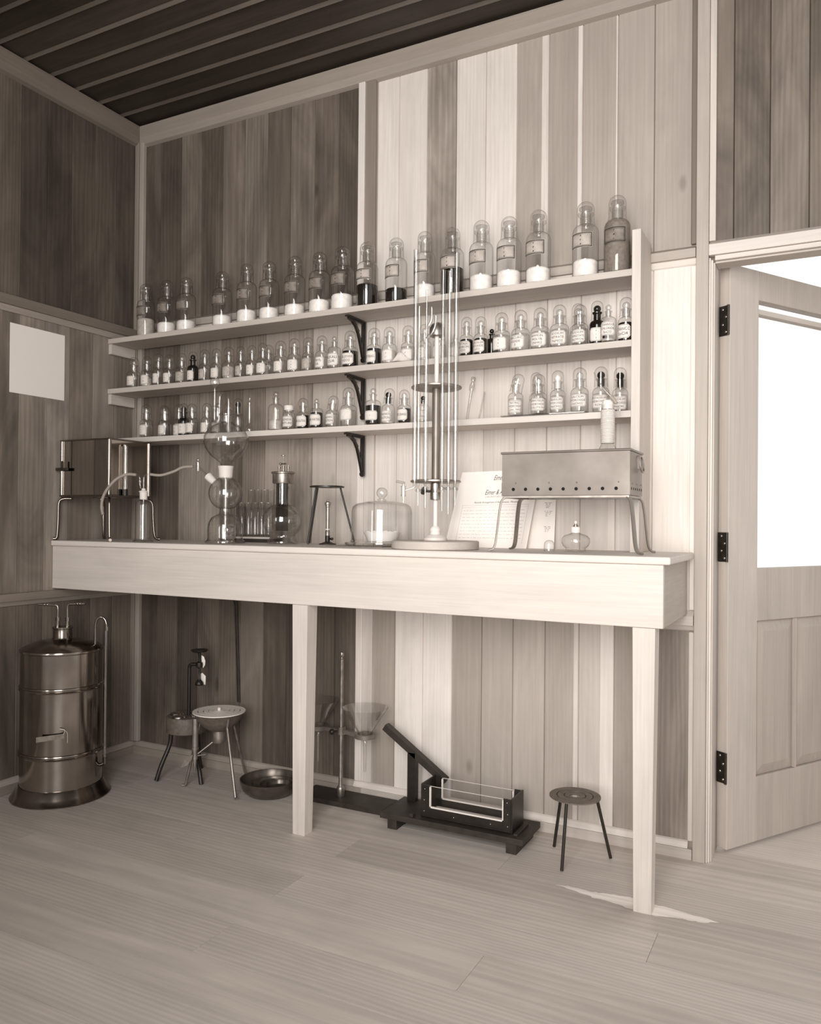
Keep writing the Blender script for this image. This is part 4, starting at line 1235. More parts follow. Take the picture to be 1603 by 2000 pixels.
# ---- printed sheets leaning on the wall
def sheet(name, label, tl, tr, br, bl, writing, th=.0012):
    tl, tr, br, bl = map(Vector, (tl, tr, br, bl))
    U = (br - bl); V = (tl - bl)
    n = U.cross(V).normalized()
    if n.y > 0: n = -n
    mb = MB()
    bk_ = [p - n * th for p in (bl, br, tr, tl)]
    mb.faces([bl, br, tr, tl] + bk_, [(0, 1, 2, 3), (7, 6, 5, 4), (4, 5, 1, 0), (5, 6, 2, 1), (6, 7, 3, 2), (7, 4, 0, 3)], 'paper')
    W_, H_ = U.length, V.length
    def place(u, v):      # metres from the centre of the top edge, v downwards negative
        q = .5 + u / W_
        top = tl.lerp(tr, q); bot = bl.lerp(br, q)
        return top.lerp(bot, -v / H_) + n * .0006
    writing(mb, place, W_, H_)
    o = mb.build(name, 'paper')
    tag(o, label, 'paper', 'printed sheets leaning on the wall')
def scrib(mb, place, u0, u1, v, h, seed, mat='faint_ink'):
    r_ = random.Random(seed)
    u = u0
    while u < u1:
        w = min(r_.uniform(.004, .016), u1 - u)
        mb.faces([place(u, v), place(u + w, v), place(u + w, v + h), place(u, v + h)], [(0, 1, 2, 3)], mat)
        u += w + r_.uniform(.002, .006)
def letterhead(mb, place, dv=0, u=0):
    put_text(mb, 'Eimer & Amend', u, -.030 - dv, .026, .105, place, 'ink', .35)
    put_text(mb, 'LABORATORY SUPPLIES', u, -.046 - dv, .0095, .095, place, 'faint_ink')
def w_front(mb, place, W_, H_):
    letterhead(mb, place, .010, .004)
    put_text(mb, 'Periodic Arrangement of the Elements  Mendelejeff', .006, -.076, .0095, .180, place, 'ink', .35)
    for k in range(3):
        u0, u1, v0, v1 = -.085 , .085, -.082, -.190
    for (a, b, c, d) in ((-.126, .126, -.086, -.0854), (.1254, .126, -.086, -.225), (-.126, -.1254, -.086, -.225), (-.126, .126, -.094, -.0936)):
        mb.faces([place(a, min(c, d)), place(b, min(c, d)), place(b, max(c, d)), place(a, max(c, d))], [(0, 1, 2, 3)], 'faint_ink')
    for k in range(9):
        scrib(mb, place, -.118, .118, -.106 - k * .0125, .0016, k + 3, 'pale_ink')
def w_back(mb, place, W_, H_):
    letterhead(mb, place, -.004, .028)
    mb.faces([place(.006 * math.cos(q * .5236), -.072 + .006 * math.sin(q * .5236)) for q in range(12)] + [place(.0045 * math.cos(q * .5236), -.072 + .0045 * math.sin(q * .5236)) for q in range(12)],
             [(q, (q + 1) % 12, 12 + (q + 1) % 12, 12 + q) for q in range(12)], 'ink')
def w_right(mb, place, W_, H_):
    for k, v in enumerate((-.075, -.105, -.16)):
        for j in range(4):
            scrib(mb, place, .034 if j else .030, .058 - .004 * j, v - j * .0055, .0020, 50 + k * 7 + j, 'faint_ink')
sheet('printed_sheet', 'white printed sheet leaning at the back, its letterhead half hidden by the copper box', (1.655, -.006, 1.262), (1.965, -.006, 1.268), (1.915, -.050, ZB), (1.605, -.050, ZB), w_back)
sheet('printed_sheet', 'slanted front sheet with a printed table, behind the legs of the copper box', (1.664, -.026, 1.222), (1.956, -.026, 1.230), (1.928, -.072, ZB), (1.636, -.072, ZB), w_front)
sheet('printed_sheet', 'sheet showing only its right margin beyond the slanted front sheet', (1.875, -.004, 1.224), (2.014, -.004, 1.220), (2.014, -.030, ZB), (1.875, -.030, ZB), w_right)

# ---- copper water bath box on legs
t = thing('water_bath_box', 'rectangular copper box on four splayed legs at the right of the bench', 'box', (2.148, -.286, ZB))
x0, x1, y0, y1, z0, z1 = -.197, .197, -.086, .086, .178, .306
w = .003
mb = MB()
mb.box(x0, x1, y0, y0 + w, z0, z1); mb.box(x0, x1, y1 - w, y1, z0, z1)
mb.box(x0, x0 + w, y0 + w, y1 - w, z0, z1); mb.box(x1 - w, x1, y0 + w, y1 - w, z0, z1)
mb.box(x0 + w, x1 - w, y0 + w, y1 - w, z0 + .0005, z0 + .003)
mb.build('box_body', 'copper_dull', t)
mb = MB()
mb.tube([(x0 - .002, y0 - .002, z1), (x1 + .002, y0 - .002, z1), (x1 + .002, y1 + .002, z1), (x0 - .002, y1 + .002, z1)], .0036, seg=10, closed=True)
mb.build('rolled_rim', 'copper_dull', t)
mb = MB()
mb.box(x0 - .0008, x1 + .0008, y0 - .0008, y0, z0 - .004, z0 + .036); mb.box(x1, x1 + .0008, y0, y1, z0 - .004, z0 + .036)
mb.box(x0 - .0008, x0, y0, y1, z0 - .004, z0 + .036)
mb.build('lower_band', 'copper_dull', t)
mb = MB()
for k in range(9):
    xx = x0 + .038 + k * .0396
    mb.lathe([(0, 0), (.0052, 0), (.0052, .0004), (0, .0004)], 16, mtx=Matrix.Translation((xx, y0 - .0009, z0 + .015)) @ Matrix.Rotation(PI / 2, 4, 'X'))
for k in range(6):
    yy_ = y0 + .02 + k * .028
    mb.lathe([(0, 0), (.0042, 0), (.0042, .0004), (0, .0004)], 14, mtx=Matrix.Translation((x1 + .0009, yy_, z0 + .015)) @ Matrix.Rotation(PI / 2, 4, 'Y'))
mb.build('air_holes', 'black', t)
mb = MB()
for xx in (x0 + .046, x0 + .152, x0 + .238, x0 + .362):
    mb.ball((xx, y0 - .0012, z0 + .034), .0022, seg=10, rings=6)
for yy_ in (y0 + .03, y0 + .09, y0 + .15):
    mb.ball((x1 + .0012, yy_, z0 + .030), .0022, seg=10, rings=6)
mb.build('rivets', 'copper_dull', t)
h = MB(); h.box(x1, x1 + .002, .022, .050, .256, .294, 'steel')
h.build('handle_plate', 'steel', t, bevel=.0006)
h = MB(); h.tube(smooth_path([(x1 + .006, .016, .290), (x1 + .010, .014, .264), (x1 + .012, .020, .250), (x1 + .012, .036, .246), (x1 + .012, .052, .250), (x1 + .010, .058, .264), (x1 + .006, .056, .290), (x1 + .006, .036, .295)], 5), .003, seg=8, closed=True)
h.build('ring_handle', 'steel', t)
mb = MB()
mb.box(x0 + .002, x1 - .002, y0 + .001, y0 + .012, z0 - .012, z0 - .0045); mb.box(x0 + .002, x1 - .002, y1 - .012, y1 - .001, z0 - .012, z0 - .0045)
mb.box(x0 + .002, x0 + .013, y0 + .0125, y1 - .0125, z0 - .012, z0 - .0045); mb.box(x1 - .013, x1 - .002, y0 + .0125, y1 - .0125, z0 - .012, z0 - .0045)
mb.build('stand_frame', 'steel', t, bevel=.0008)
def ribbon(pts, wd, th, side):
    """flat bar bent along pts; side = horizontal direction of the bar's width"""
    mb = MB()
    s = Vector(side).normalized() * wd / 2
    P = [Vector(p) for p in pts]
    vs, fs = [], []
    for i, p in enumerate(P):
        tt = (P[min(i + 1, len(P) - 1)] - P[max(i - 1, 0)]).normalized()
        n_ = tt.cross(s).normalized() * th / 2
        vs += [p - s - n_, p + s - n_, p + s + n_, p - s + n_, p + n_ * 1.6, p - n_ * 1.6]
    k = 6
    order = [0, 5, 1, 2, 4, 3]
    for i in range(len(P) - 1):
        for q in range(6):
            a, b = order[q], order[(q + 1) % 6]
            fs.append((i * k + a, i * k + b, (i + 1) * k + b, (i + 1) * k + a))
    fs.append(tuple(order[::-1])); fs.append(tuple((len(P) - 1) * k + q for q in order))
    mb.faces(vs, fs, None, False)
    return mb
for sx_, sy_ in ((-1, -1), (1, -1), (1, 1), (-1, 1)):
    bx_, by_ = (x0 if sx_ < 0 else x1), (y0 if sy_ < 0 else y1)
    ax = Vector((sx_, sy_ * .45, 0)).normalized()
    c = Vector((bx_ - sx_ * .004, by_ - sy_ * .006, 0))
    prof = [(-.03, z0 - .009), (-.008, z0 - .010), (.005, z0 - .018), (.011, z0 - .040), (.016, .10), (.022, .045), (.027, .018), (.035, .006), (.047, .0035)]
    pts = smooth_path([c + ax * q + Vector((0, 0, z_)) for q, z_ in prof], 4)
    ribbon(pts, .015, .0042, Vector((-ax.y, ax.x, 0))).build('leg', 'copper_dull' if (sx_, sy_) != (-1, 1) else 'steel', t)

# ---- flask with ridged neck standing in the copper box
t = thing('ridged_neck_flask', 'conical flask standing in the copper box, its neck wound with white cord', 'flask', (2.258, -.282, ZB + .1815))
t.scale = (.965,) * 3
mb = MB(); mb.lathe([(0, .002), (.042, 0), (.048, .004), (.047, .025), (.040, .075), (.036, .118), (.030, .134), (.0215, .152), (.0185, .160), (.0185, .272), (.0205, .274), (.0205, .278), (.017, .278)], 32)
mb.build('flask_body', 'glass', t)
mb = MB()
for k in range(24):
    zz = .160 + k * .0044
    mb.tube([(.0205 * math.cos(2 * PI * q / 20), .0205 * math.sin(2 * PI * q / 20), zz + .0002 * q / 20) for q in range(20)], .0019, seg=6, closed=True)
mb.build('cord_winding', 'frost', t)
mb = MB(); mb.lathe([(0, .266), (.016, .266), (.0172, .280), (.0172, .291), (.015, .294), (0, .294)], 22)
mb.build('stopper', 'frost', t)
mb = MB()
mb.tube([(-.040, -.018, .382), (-.026, -.022, .353), (-.010, -.024, .330), (.006, -.024, .312), (.020, -.024, .297)], [.0022, .0034, .004, .004, .004], seg=10)
mb.tube([(.014, -.024, .303), (.024, -.024, .292), (.032, -.023, .280)], [.0058, .0058, .0052], 'rubber', seg=10)
mb.tube([(.032, -.023, .280), (.042, -.022, .255), (.045, -.022, .240)], [.0032, .0024, .0016], seg=8)
mb.tube(smooth_path([(0, -.004, .294), (0, -.006, .300), (.004, -.014, .306), (.008, -.022, .3085)], 4), .003, seg=8)
mb.build('spout_tube', 'tube', t)

# ---- spirit lamp and its cap
t = thing('spirit_lamp', 'small squat glass spirit lamp on the bench under the copper box', 'lamp', (2.148, -.235, ZB))
mb = MB(); mb.lathe([(0, .003), (.030, .001), (.034, .003), (.032, .008), (.031, .011), (.040, .018), (.045, .030), (.044, .042), (.036, .051), (.020, .056), (.0135, .059), (.0130, .068)], 30)
mb.build('lamp_body', 'glass', t)
mb = MB(); mb.lathe([(0, .060), (.0145, .060), (.0155, .072), (.0150, .078), (0, .079)], 22)
mb.build('collar', 'frost', t)
mb = MB(); mb.lathe([(0, .0792), (.008, .0792), (.008, .083), (.0045, .084), (.0045, .089)], 14, 'brass'); mb.lathe([(.0045, .088), (.0055, .092), (.004, .097), (0, .099)], 12, 'cloth')
mb.build('wick', 'brass', t)
mb = MB(); mb.lathe([(.0165, 0), (.0165, .020), (.0150, .028), (.010, .0335), (0, .036)], 22)
o = mb.build('lamp_cap', 'thick'); o.location = (2.070, -.262, ZB)
tag(o, 'tiny glass lamp cap on the bench just left of the spirit lamp', 'cap')

# ---- white notice on the left wall
mb = MB(); mb.box(.0006, .0022, -.66, -.405, 1.574, 1.848)
tag(mb.build('wall_notice', 'paper'), 'blank white paper pinned on the left wall above the bench end', 'paper')
# ---- dark thin pipe on the wall under the bench
mb = MB(); mb.tube([(.600, -.0335, .789), (.608, -.012, .715), (.616, -.008, .50), (.628, -.012, .30)], .0042, seg=8); mb.tube([(.590, -.0345, .789), (.598, -.012, .715), (.606, -.008, .50), (.618, -.012, .30)], .003, seg=8)
o = mb.build('twin_cord', 'iron_mat')
tag(o, 'dark twin cord hanging on the back wall under the bench', 'cord')

# =================================================================== UNDER THE BENCH
ZF = .0006
# ---- copper boiler tank
t = thing('boiler_tank', 'shiny banded copper boiler tank on the floor at the left', 'tank', (.190, -.553, ZF))
mb = MB(); mb.lathe([(0, 0), (.183, 0), (.184, .004), (.180, .008), (.170, .024), (.160, .042), (.153, .052), (0, .052)], 56)
mb.build('base_flange', 'copper_dark', t)
mb = MB()
pr = [(.1505, .052)]
for zr in (.175, .4265):
    pr += [(.1505, zr - .010), (.1545, zr - .008), (.1555, zr - .005), (.1520, zr - .001), (.1520, zr + .001), (.1555, zr + .005), (.1545, zr + .008), (.1505, zr + .010)]
pr += [(.1505, .560), (.1535, .562), (.1545, .567), (.153, .571)]
mb.lathe(pr, 64)
mb.build('tank_body', 'copper', t)
mb = MB(); mb.lathe([(.1528, .5705), (.135, .582), (.110, .591), (.085, .599), (.060, .603), (.040, .606), (.036, .612), (.0355, .645), (.0385, .647), (.0385, .653), (0, .653)], 56)
mb.build('domed_top', 'copper_dark', t)
cr_ = Vector((.888, .460, 0))
def pipe(off, turn, ln, z1):
    mb = MB()
    c = cr_ * off
    mb.cyl((c.x, c.y, 0), .009, .6535, .662, seg=14); mb.cyl((c.x, c.y, 0), .0068, .662, .676, seg=14); mb.cyl((c.x, c.y, 0), .0085, .676, .690, seg=6)
    e = c + cr_ * turn * ln
    mb.tube(smooth_path([(c.x, c.y, .69), (c.x, c.y, z1 - .012), (c.x + cr_.x * turn * .006, c.y + cr_.y * turn * .006, z1 - .001), (c.x + cr_.x * turn * .02, c.y + cr_.y * turn * .02, z1), (e.x, e.y, z1 + .002)], 5), .0044, seg=10)
    for q in (.55, .7):
        g = c + cr_ * turn * ln * q
        mb.ball((g.x, g.y, z1 + .0013), .0062, seg=10, rings=6)
    mb.build('feed_pipe', 'copper', t)
pipe(-.020, -1, .075, .738); pipe(.018, 1, .070, .742)
mb = MB()
def cp(u, z): return (cr_.x * u, cr_.y * u, z)
mb.tube(smooth_path([cp(.128, .585), cp(.128, .63), cp(.129, .665), cp(.136, .684), cp(.150, .692), cp(.164, .684), cp(.171, .667), cp(.172, .652)], 5), .0052, seg=12)
mb.cyl(cp(.172, 0), .0085, .640, .654, seg=6)
mb.build('overflow_pipe', 'copper', t)
mb = MB(); mb.tube([cp(.172, .640), cp(.172, .140)], .0048, 'tube', 12); mb.tube([cp(.168, .638), cp(.168, .142)], .0016, 'steel', 6)
mb.build('gauge_glass', 'tube', t)
mb = MB(); mb.cyl(cp(.172, 0), .0085, .118, .140, seg=12); mb.tube([cp(.172, .122), cp(.160, .114), cp(.1515, .112)], .0068, seg=10)
mb.build('lower_elbow', 'copper_dark', t)
ta = MB()
dirc = Vector((.70, -.715, 0))
tvec = Vector((.715, .70, 0))
c0 = dirc * .159 + Vector((0, 0, .262)) - tvec * .02
ta.faces([c0 - tvec * .050 + Vector((0, 0, -.018)), c0 + tvec * .046 + Vector((0, 0, -.008)), c0 + tvec * .046 + Vector((0, 0, .010)), c0 - tvec * .050 + Vector((0, 0, .002))], [(0, 1, 2, 3)], 'label_old')
ta.tube(smooth_path([c0 + tvec * .044 + Vector((0, 0, .006)), c0 + tvec * .048 + Vector((0, 0, .024)), c0 + tvec * .030 + Vector((0, 0, .028)), c0 + tvec * .055 + Vector((0, 0, .016)), c0 + tvec * .058 + Vector((0, 0, -.026))], 4), .0008, 'label', 5)
ta.build('paper_tag', 'label_old', t)

# ---- cast iron cup stand with small burner
px_, py_ = .462, -.148
t = thing('cup_heating_stand', 'round cast iron heating stand with shiny cups, behind the ringed water bath', 'stand', (px_, py_, ZF))
mb = MB()
mb.lathe([(0, .186), (.080, .186), (.084, .189), (.085, .250), (.083, .253), (0, .253)], 44)
mb.build('drum', 'cast', t)
for (ux, uy) in ((-.045, -.012), (.0, -.048), (.045, .010), (-.005, .045)):
    mb = MB(); mb.lathe([(0, .2546), (.012, .2548), (.020, .2562), (.025, .2585), (.028, .2590), (.0285, .2535), (0, .2532)], 24, c=(ux, uy, 0))
    mb.build('cup', 'nickel', t)
for (fx, fy) in ((-.050, -.122), (.140, -.066), (-.010, .100)):
    l_ = math.hypot(fx, fy)
    ax = Vector((fx / l_, fy / l_, 0))
    mb = MB(); mb.tube(smooth_path([ax * .070 + Vector((0, 0, .188)), ax * .076 + Vector((0, 0, .14)), Vector((fx, fy, 0)) * .85 + Vector((0, 0, .06)), Vector((fx, fy, .003))], 5), .0088, seg=12)
    mb.build('leg', 'iron', t)
mb = MB()
mb.tube(smooth_path([(.008, .002, .2535), (.008, .002, .35), (.008, .002, .440), (.010, .002, .458), (.020, .004, .468), (.040, .010, .469)], 6), .0078, seg=14)
mb.build('pipe', 'iron', t)
bx_, by_ = .052, .014
mb = MB()
mb.lathe([(0, .382), (.016, .382), (.0175, .386), (.0165, .394), (.010, .402), (.0055, .408), (.0048, .44), (.0048, .452), (.013, .458), (.014, .468), (.013, .477), (.006, .482), (.006, .508), (.0068, .510), (.0068, .517), (0, .517)], 22, c=(bx_, by_, 0))
mb.build('burner', 'iron', t)
mb = MB(); mb.lathe([(0, .518), (.012, .518), (.030, .523), (.034, .527), (.035, .531), (.030, .529), (0, .527)], 28, c=(bx_, by_, 0))
mb.build('burner_dish', 'iron', t)
def tagcard(pts, parent, mat='paper'):
    mb = MB(); n = len(pts)
    mb.faces(pts, [tuple(range(n))], mat)
    mb.build('paper_tag', mat, parent)
def camq(u, v, w): # right, towards the viewer, up -- on the burner axis
    return (bx_ + .888 * u + .46 * v, by_ + .46 * u - .888 * v, w)
tagcard([camq(.006, -.010, .506), camq(.016, -.010, .500), camq(.022, -.010, .482), camq(.021, -.010, .466), camq(.014, -.010, .452), camq(.009, -.010, .462), camq(.007, -.010, .480)], t)
tagcard([camq(-.012, -.020, .384), camq(.021, -.020, .380), camq(.022, -.020, .416), camq(.008, -.020, .430), camq(-.010, -.020, .420)], t)

# ---- ringed copper water bath on a tripod
qx, qy = .684, -.205
t = thing('ringed_water_bath', 'conical copper water bath with a white ringed lid on three thin legs', 'water bath', (qx, qy, ZF))
mb = MB()
for k, (ra, rb) in enumerate(((.085, .1045), (.063, .082), (.043, .060), (.0245, .040), (.0, .0215))):
    z = .305 + .0005 * k
    if ra:
        mb.lathe([(ra, z), (rb, z), (rb, z + .004), (ra, z + .0044), (ra, z)], 44)
    else:
        mb.lathe([(0, z), (rb, z), (rb, z + .004), (.006, z + .0045), (.007, z + .012), (.005, z + .015), (0, z + .016)], 30)
mb.build('ring_lid', 'ring_white', t)
mb = MB(); mb.lathe([(.104, .3045), (.100, .300), (.086, .276), (.066, .252), (.040, .234), (.030, .231), (0, .230)], 44)
mb.build('bowl', 'cast', t)
mb = MB(); mb.lathe([(.025, .2335), (.026, .205), (.0262, .186), (.024, .183), (0, .183)], 26)
mb.build('bottom_cup', 'steel', t)
gv = Vector((-.067, -.064, 0))
mb = MB(); mb.cyl((gv.x, gv.y, 0), .0125, .170, .284, 'steel', 18, r1=.0128); mb.cyl((gv.x, gv.y, 0), .0150, .160, .170, 'steel', 18); mb.cyl((gv.x, gv.y, 0), .0112, .122, .160, 'steel', 16); mb.cyl((gv.x, gv.y, 0), .0065, .092, .122, 'steel', 14)
mb.cyl((gv.x, gv.y, 0), .0045, .075, .092, 'steel', 12)
mb.build('level_tube', 'steel', t)
mb = MB(); mb.tube([(gv.x + .008, gv.y + .008, .142), (-.012, -.012, .190)], .0034, seg=10); mb.tube([(gv.x + .010, gv.y + .006, .135), (gv.x + .040, gv.y + .020, .140)], .003, seg=8)
mb.build('feed_arm', 'steel', t)
for (fx, fy) in ((-.128, -.052), (.150, -.074), (.006, .168)):
    l_ = math.hypot(fx, fy); ax = Vector((fx / l_, fy / l_, 0))
    mb = MB(); mb.tube([ax * .096 + Vector((0, 0, .298)), ax * .080 + Vector((0, 0, .255)), Vector((fx, fy, 0)) * .97 + Vector((0, 0, .012)), Vector((fx, fy, .004)), Vector((fx, fy, .0035)) + ax * .012], .0056, seg=10)
    mb.build('leg', 'steel', t)
tl = gv + Vector((-.006, -.018, 0))
tagcard([tuple(tl + Vector((.008, .004, .142))), tuple(tl + Vector((-.012, -.006, .132))), tuple(tl + Vector((-.030, -.015, .106))), tuple(tl + Vector((-.034, -.018, .090))), tuple(tl + Vector((-.012, -.008, .100))), tuple(tl + Vector((.004, .002, .124)))], t, 'label_old')

# ---- nest of iron pans
PXX, PYY = .905, -.158
PL = ['largest black iron dish at the bottom of the nest beside the middle leg', 'second largest black dish inside the nest of pans', 'third dish in the nest of pans', 'smallest tilted dish on top of the nest of pans']
z = ZF
for k, (r_, h_, ox_, oy_, rx) in enumerate(((.118, .060, 0, 0, 0), (.088, .036, .016, -.002, 0), (.066, .030, .030, -.001, 0), (.048, .026, .040, .001, 0))):
    mb = MB()
    rb = r_ * .72
    pr = [(0, 0), (rb * .9, 0), (rb, .002), (r_ * .9, h_ * .35), (r_ * .985, h_ * .75), (r_, h_), (r_ * .97, h_), (r_ * .95, h_ * .75), (r_ * .86, h_ * .38), (rb * .94, .0055), (0, .004)]
    mb.lathe(pr, 44)
    o = mb.build('iron_dish', 'pan'); o.location = (PXX + ox_, PYY + oy_, z)
    z += .0068 if k else .0062
    tag(o, PL[k], 'dish', 'nested iron dishes')

# ---- funnel stand
fx, fy = 1.196, -.098
t = thing('funnel_stand', 'brass rod filter stand with two ring arms on a dark board behind the middle leg', 'stand', (fx, fy, ZF))
mb = MB(); mb.box(-.160, .214, -.062, .068, 0, .018)
mb.build('base_board', 'iron_mat', t, bevel=.0015)
mb = MB(); mb.lathe([(0, .0182), (.0145, .0182), (.0155, .022), (.0155, .048), (.013, .056), (.0085, .060), (.0080, .062), (.0070, .545), (.0045, .548), (.0042, .552), (.0075, .556), (.0085, .563), (.0070, .571), (0, .574)], 22)
mb.build('rod', 'brass', t)
zA = .268
mb = MB()
mb.lathe([(.0082, zA - .012), (.0165, zA - .012), (.0165, zA + .018), (.0082, zA + .018)], 20)
mb.build('clamp_collar', 'brass', t)
mb = MB(); mb.tube([(-.010, -.016, zA + .002), (-.018, -.026, zA + .002)], .004, seg=10); mb.ball((-.022, -.031, zA + .002), .011, seg=14, rings=8)
mb.build('clamp_screw', 'iron', t)
RX = .114
for s in (1, -1):
    mb = MB()
    mb.lathe([(.030, zA - .008), (.039, zA - .008), (.039, zA + .008), (.030, zA + .008), (.030, zA - .008)], 30, c=(s * RX, -.012 * s, 0))
    mb.hexa([(s * .016, -.006, zA - .007), (s * .016, .006, zA - .007), (s * (RX - .034), -.012 * s + .012, zA - .007), (s * (RX - .034), -.012 * s - .012, zA - .007)][::(1 if s < 0 else -1)],
            [(s * .016, -.006, zA + .007), (s * .016, .006, zA + .007), (s * (RX - .034), -.012 * s + .012, zA + .007), (s * (RX - .034), -.012 * s - .012, zA + .007)][::(1 if s < 0 else -1)])
    mb.build('ring_arm', 'copper_dull', t)
    mb = MB()
    mb.lathe([(.088, .098), (.0865, .098), (.0262, .004), (.0215, -.010), (.012, -.024), (.008, -.034), (.0062, -.052), (.0050, -.135), (.0040, -.145)], 36)
    o = mb.build('glass_funnel', 'funnel'); o.location = (fx + s * RX, fy - .012 * s, ZF + zA + .0085)
    tag(o, 'wide glass funnel in the right ring of the stand, near the slanting bar' if s > 0 else 'glass funnel half hidden by the middle bench leg, in the left ring', 'funnel', 'glass funnels in the ring arms')

# ---- trough with sloping bar on a dark board
TX, TY = 1.724, -.165
t = thing('trough_stand', 'black board on feet with a post and a steeply sloping bar, carrying the glass trough', 'stand', (TX, TY, ZF))
mb = MB(); mb.box(-.264, .264, -.094, .090, .034, .054)
mb.build('base_board', 'iron_mat', t, bevel=.0015)
for xx in (-.236, .205):
    mb = MB(); mb.box(xx, xx + .036, -.088, .084, 0, .0335)
    mb.build('foot', 'iron_mat', t, bevel=.001)
mb = MB(); mb.box(-.232, -.200, .052, .080, .0542, .232)
mb.build('post', 'iron', t, bevel=.001)
a, b = Vector((-.332, .066, .312)), Vector((-.082, .066, .146))
d = (b - a).normalized(); n = Vector((-d.z, 0, d.x)) if d.x > 0 else Vector((d.z, 0, -d.x))
w_ = .014
mb = MB()
c = [a - n * .013, b - n * .013, b + n * .013, a + n * .013]
lo = [(p.x, p.y - w_, p.z) for p in c]; hi = [(p.x, p.y + w_, p.z) for p in c]
mb.hexa(lo, hi)
mb.build('sloping_bar', 'iron_mat', t, bevel=.001)
mb = MB(); mb.box(-.006 + .232, .008 + .232, -.075, .035, .0542, .062); mb.box(-.150, -.136, -.088, -.070, .0542, .066)
mb.build('stop_block', 'iron_mat', t, bevel=.001)
x0, x1, y0, y1 = -.112, .212, -.045 - .018, .047
t = thing('glass_trough', 'black framed glass trough with white puttied edges on the dark board', 'trough', (TX, TY, ZF + .0546))
mb = MB()
mb.box(x0, x1, y0, y0 + .004, .006, .034); mb.box(x0, x1, y1 - .004, y1, .006, .034)
mb.box(x0, x0 + .026, y0 - .0008, y0 + .004, .0061, .112); mb.box(x1 - .026, x1, y0 - .0008, y0 + .004, .0061, .112)
mb.box(x0, x0 + .026, y1 - .004, y1 + .0008, .0061, .112); mb.box(x1 - .026, x1, y1 - .004, y1 + .0008, .0061, .112)
mb.box(x0 - .006, x0, y0, y1, 0, .114); mb.box(x1, x1 + .006, y0, y1, 0, .114)
mb.box(x0, x1, y0, y1, .002, .0058)
mb.build('frame', 'iron', t, bevel=.0008)
mb = MB()
for yy_ in (y0 + .0052, y1 - .0052):
    mb.box(x0 + .027, x1 - .027, yy_ - .0011, yy_ + .0011, .034, .108)
for yy_ in (y0 + .0052, y1 - .0052):
    mb.box(x0 + .027, x1 - .027, yy_ - .0011, yy_ + .0011, .1081, .1093, 'frost')
mb.build('glass_sheet', 'pane', t)
mb = MB()
for yy_ in (y0 + .0015, y1 - .0105):
    mb.box(x0 + .0265, x1 - .0265, yy_ + .0001, yy_ + .008, .0342, .0385)
    mb.box(x0 + .0262, x0 + .0305, yy_ + .0001, yy_ + .008, .0342, .106); mb.box(x1 - .0305, x1 - .0262, yy_ + .0001, yy_ + .008, .0342, .106)
mb.box(x0 + .012, x1 - .012, y0 + .012, y1 - .013, .006, .009)
mb.build('putty', 'tank_white', t)
mb = MB()
for (xx, zz) in ((x0 + .008, .022), (x0 + .008, .060), (x0 + .010, .098), (x1 - .010, .022), (x1 - .010, .062), (x1 - .012, .100), (x0 + .12, .018), (x1 - .07, .020)):
    mb.ball((xx, y0 - .0016, zz), .0024, seg=10, rings=6)
mb.build('screws', 'nickel', t)

# ---- open tripod at the right
t = thing('ring_tripod', 'low black tripod with concentric ring top on the floor near the right leg', 'tripod', (2.142, -.198, ZF))
mb = MB()
for k, (ra, rb) in enumerate(((.0585, .081), (.0355, .0555), (.017, .0325))):
    mb.lathe([(ra, .203), (rb, .203), (rb, .2065), (ra, .2068), (ra, .203)], 44, smooth=True)
mb.build('ring_top', 'cast', t)
mb = MB(); mb.lathe([(.0165, .2020), (.078, .2020), (.078, .2029), (.0165, .2029), (.0165, .2020)], 40)
mb.build('support_ring', 'iron', t)
for (qx_, qy_) in ((-.088, .067), (-.011, -.104), (.100, .063)):
    l_ = math.hypot(qx_, qy_)
    mb = MB(); mb.tube([(qx_ / l_ * .070, qy_ / l_ * .070, .2015), (qx_, qy_, .003)], .0052, seg=10)
    mb.build('leg', 'iron', t)

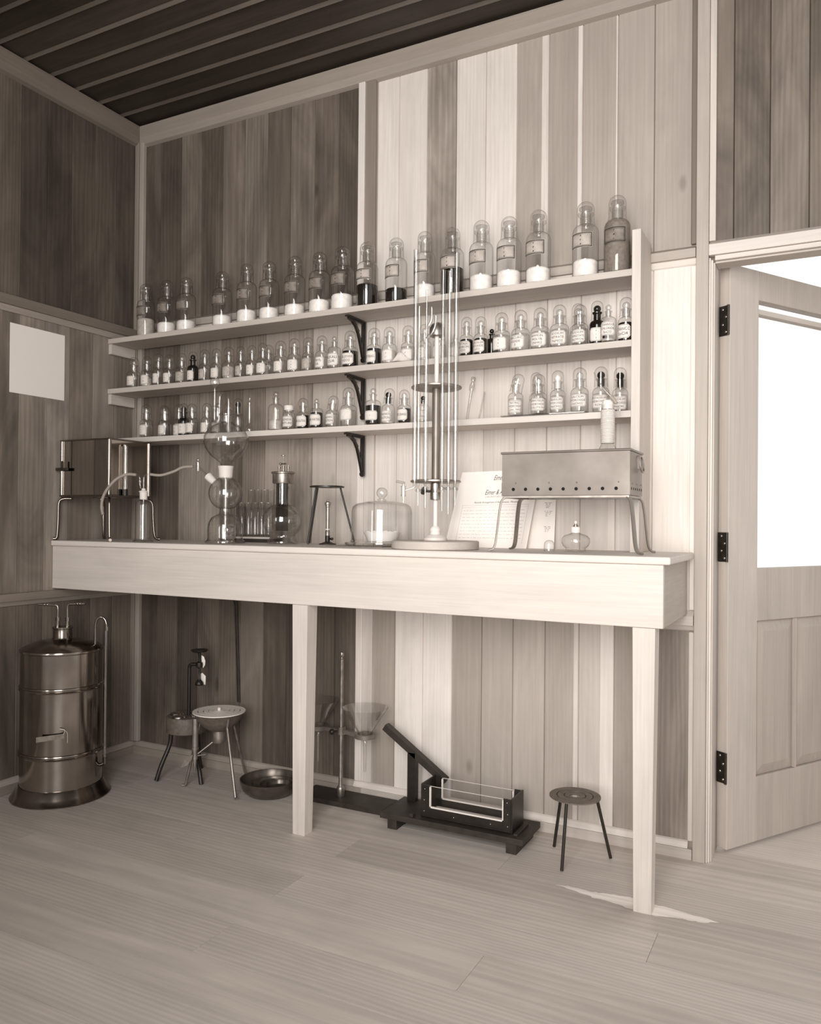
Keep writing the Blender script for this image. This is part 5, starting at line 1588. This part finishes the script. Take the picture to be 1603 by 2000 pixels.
# =================================================================== CAMERA
F = 1567.86
cam = bpy.data.cameras.new('camera'); co = bpy.data.objects.new('camera', cam); COL.objects.link(co)
cam.sensor_fit = 'HORIZONTAL'; cam.sensor_width = 36.0
cam.lens = 36.0 * F / 1603.0
cam.shift_x = 1.5 / 1603.0
cam.shift_y = 8.57 / 1603.0
cam.clip_start = .05
yaw, pitch, roll = -.4781, .0060, .0088
fw = Vector((math.sin(yaw) * math.cos(pitch), math.cos(yaw) * math.cos(pitch), math.sin(pitch)))
rt = Vector((math.cos(yaw), -math.sin(yaw), 0)); up = rt.cross(fw)
r2 = rt * math.cos(roll) + up * math.sin(roll)
u2 = up * math.cos(roll) - rt * math.sin(roll)
co.matrix_world = Matrix(((r2.x, u2.x, -fw.x, 2.8501), (r2.y, u2.y, -fw.y, -2.7315), (r2.z, u2.z, -fw.z, 1.08), (0, 0, 0, 1)))
scene.camera = co

# =================================================================== LIGHT
def area(name, loc, target, sx_, sy_, power, spread=PI, col=(1, .985, .965)):
    l = bpy.data.lights.new(name, 'AREA'); l.shape = 'RECTANGLE'; l.size = sx_; l.size_y = sy_
    l.energy = power; l.spread = spread; l.color = col
    o = bpy.data.objects.new(name, l); COL.objects.link(o)
    o.location = loc
    o.rotation_euler = (Vector(target) - Vector(loc)).to_track_quat('-Z', 'Y').to_euler()
    return o
area('window_light', (2.70, -3.35, 1.72), (1.95, 0, 1.60), 1.35, 2.25, 45, R(105))
area('side_window_light', (.9, -4.3, 1.5), (1.2, 0, 1.1), .3, 1.6, 9, R(150))

w = bpy.data.worlds.new('world'); scene.world = w; w.use_nodes = True
nt = w.node_tree
for n_ in list(nt.nodes): nt.nodes.remove(n_)
ow = nt.nodes.new('ShaderNodeOutputWorld'); bg = nt.nodes.new('ShaderNodeBackground')
tc = nt.nodes.new('ShaderNodeTexCoord'); sp = nt.nodes.new('ShaderNodeSeparateXYZ')
mr = nt.nodes.new('ShaderNodeMapRange')
nt.links.new(tc.outputs['Generated'], sp.inputs[0])
nt.links.new(sp.outputs['Y'], mr.inputs['Value'])
mr.inputs['From Min'].default_value = -.2; mr.inputs['From Max'].default_value = .3
mr.inputs['To Min'].default_value = .50; mr.inputs['To Max'].default_value = 1.25
bg.inputs['Color'].default_value = (1, .98, .955, 1)
nt.links.new(mr.outputs[0], bg.inputs['Strength']); nt.links.new(bg.outputs[0], ow.inputs[0])

scene.view_settings.view_transform = 'Standard'
scene.view_settings.look = 'None'
scene.view_settings.exposure = 0.08
cy = scene.cycles
cy.max_bounces = 8; cy.diffuse_bounces = 4; cy.glossy_bounces = 4; cy.transmission_bounces = 4
cy.transparent_max_bounces = 48
cy.use_denoising = True
cy.sample_clamp_indirect = 4.0
cy.caustics_reflective = False; cy.caustics_refractive = False
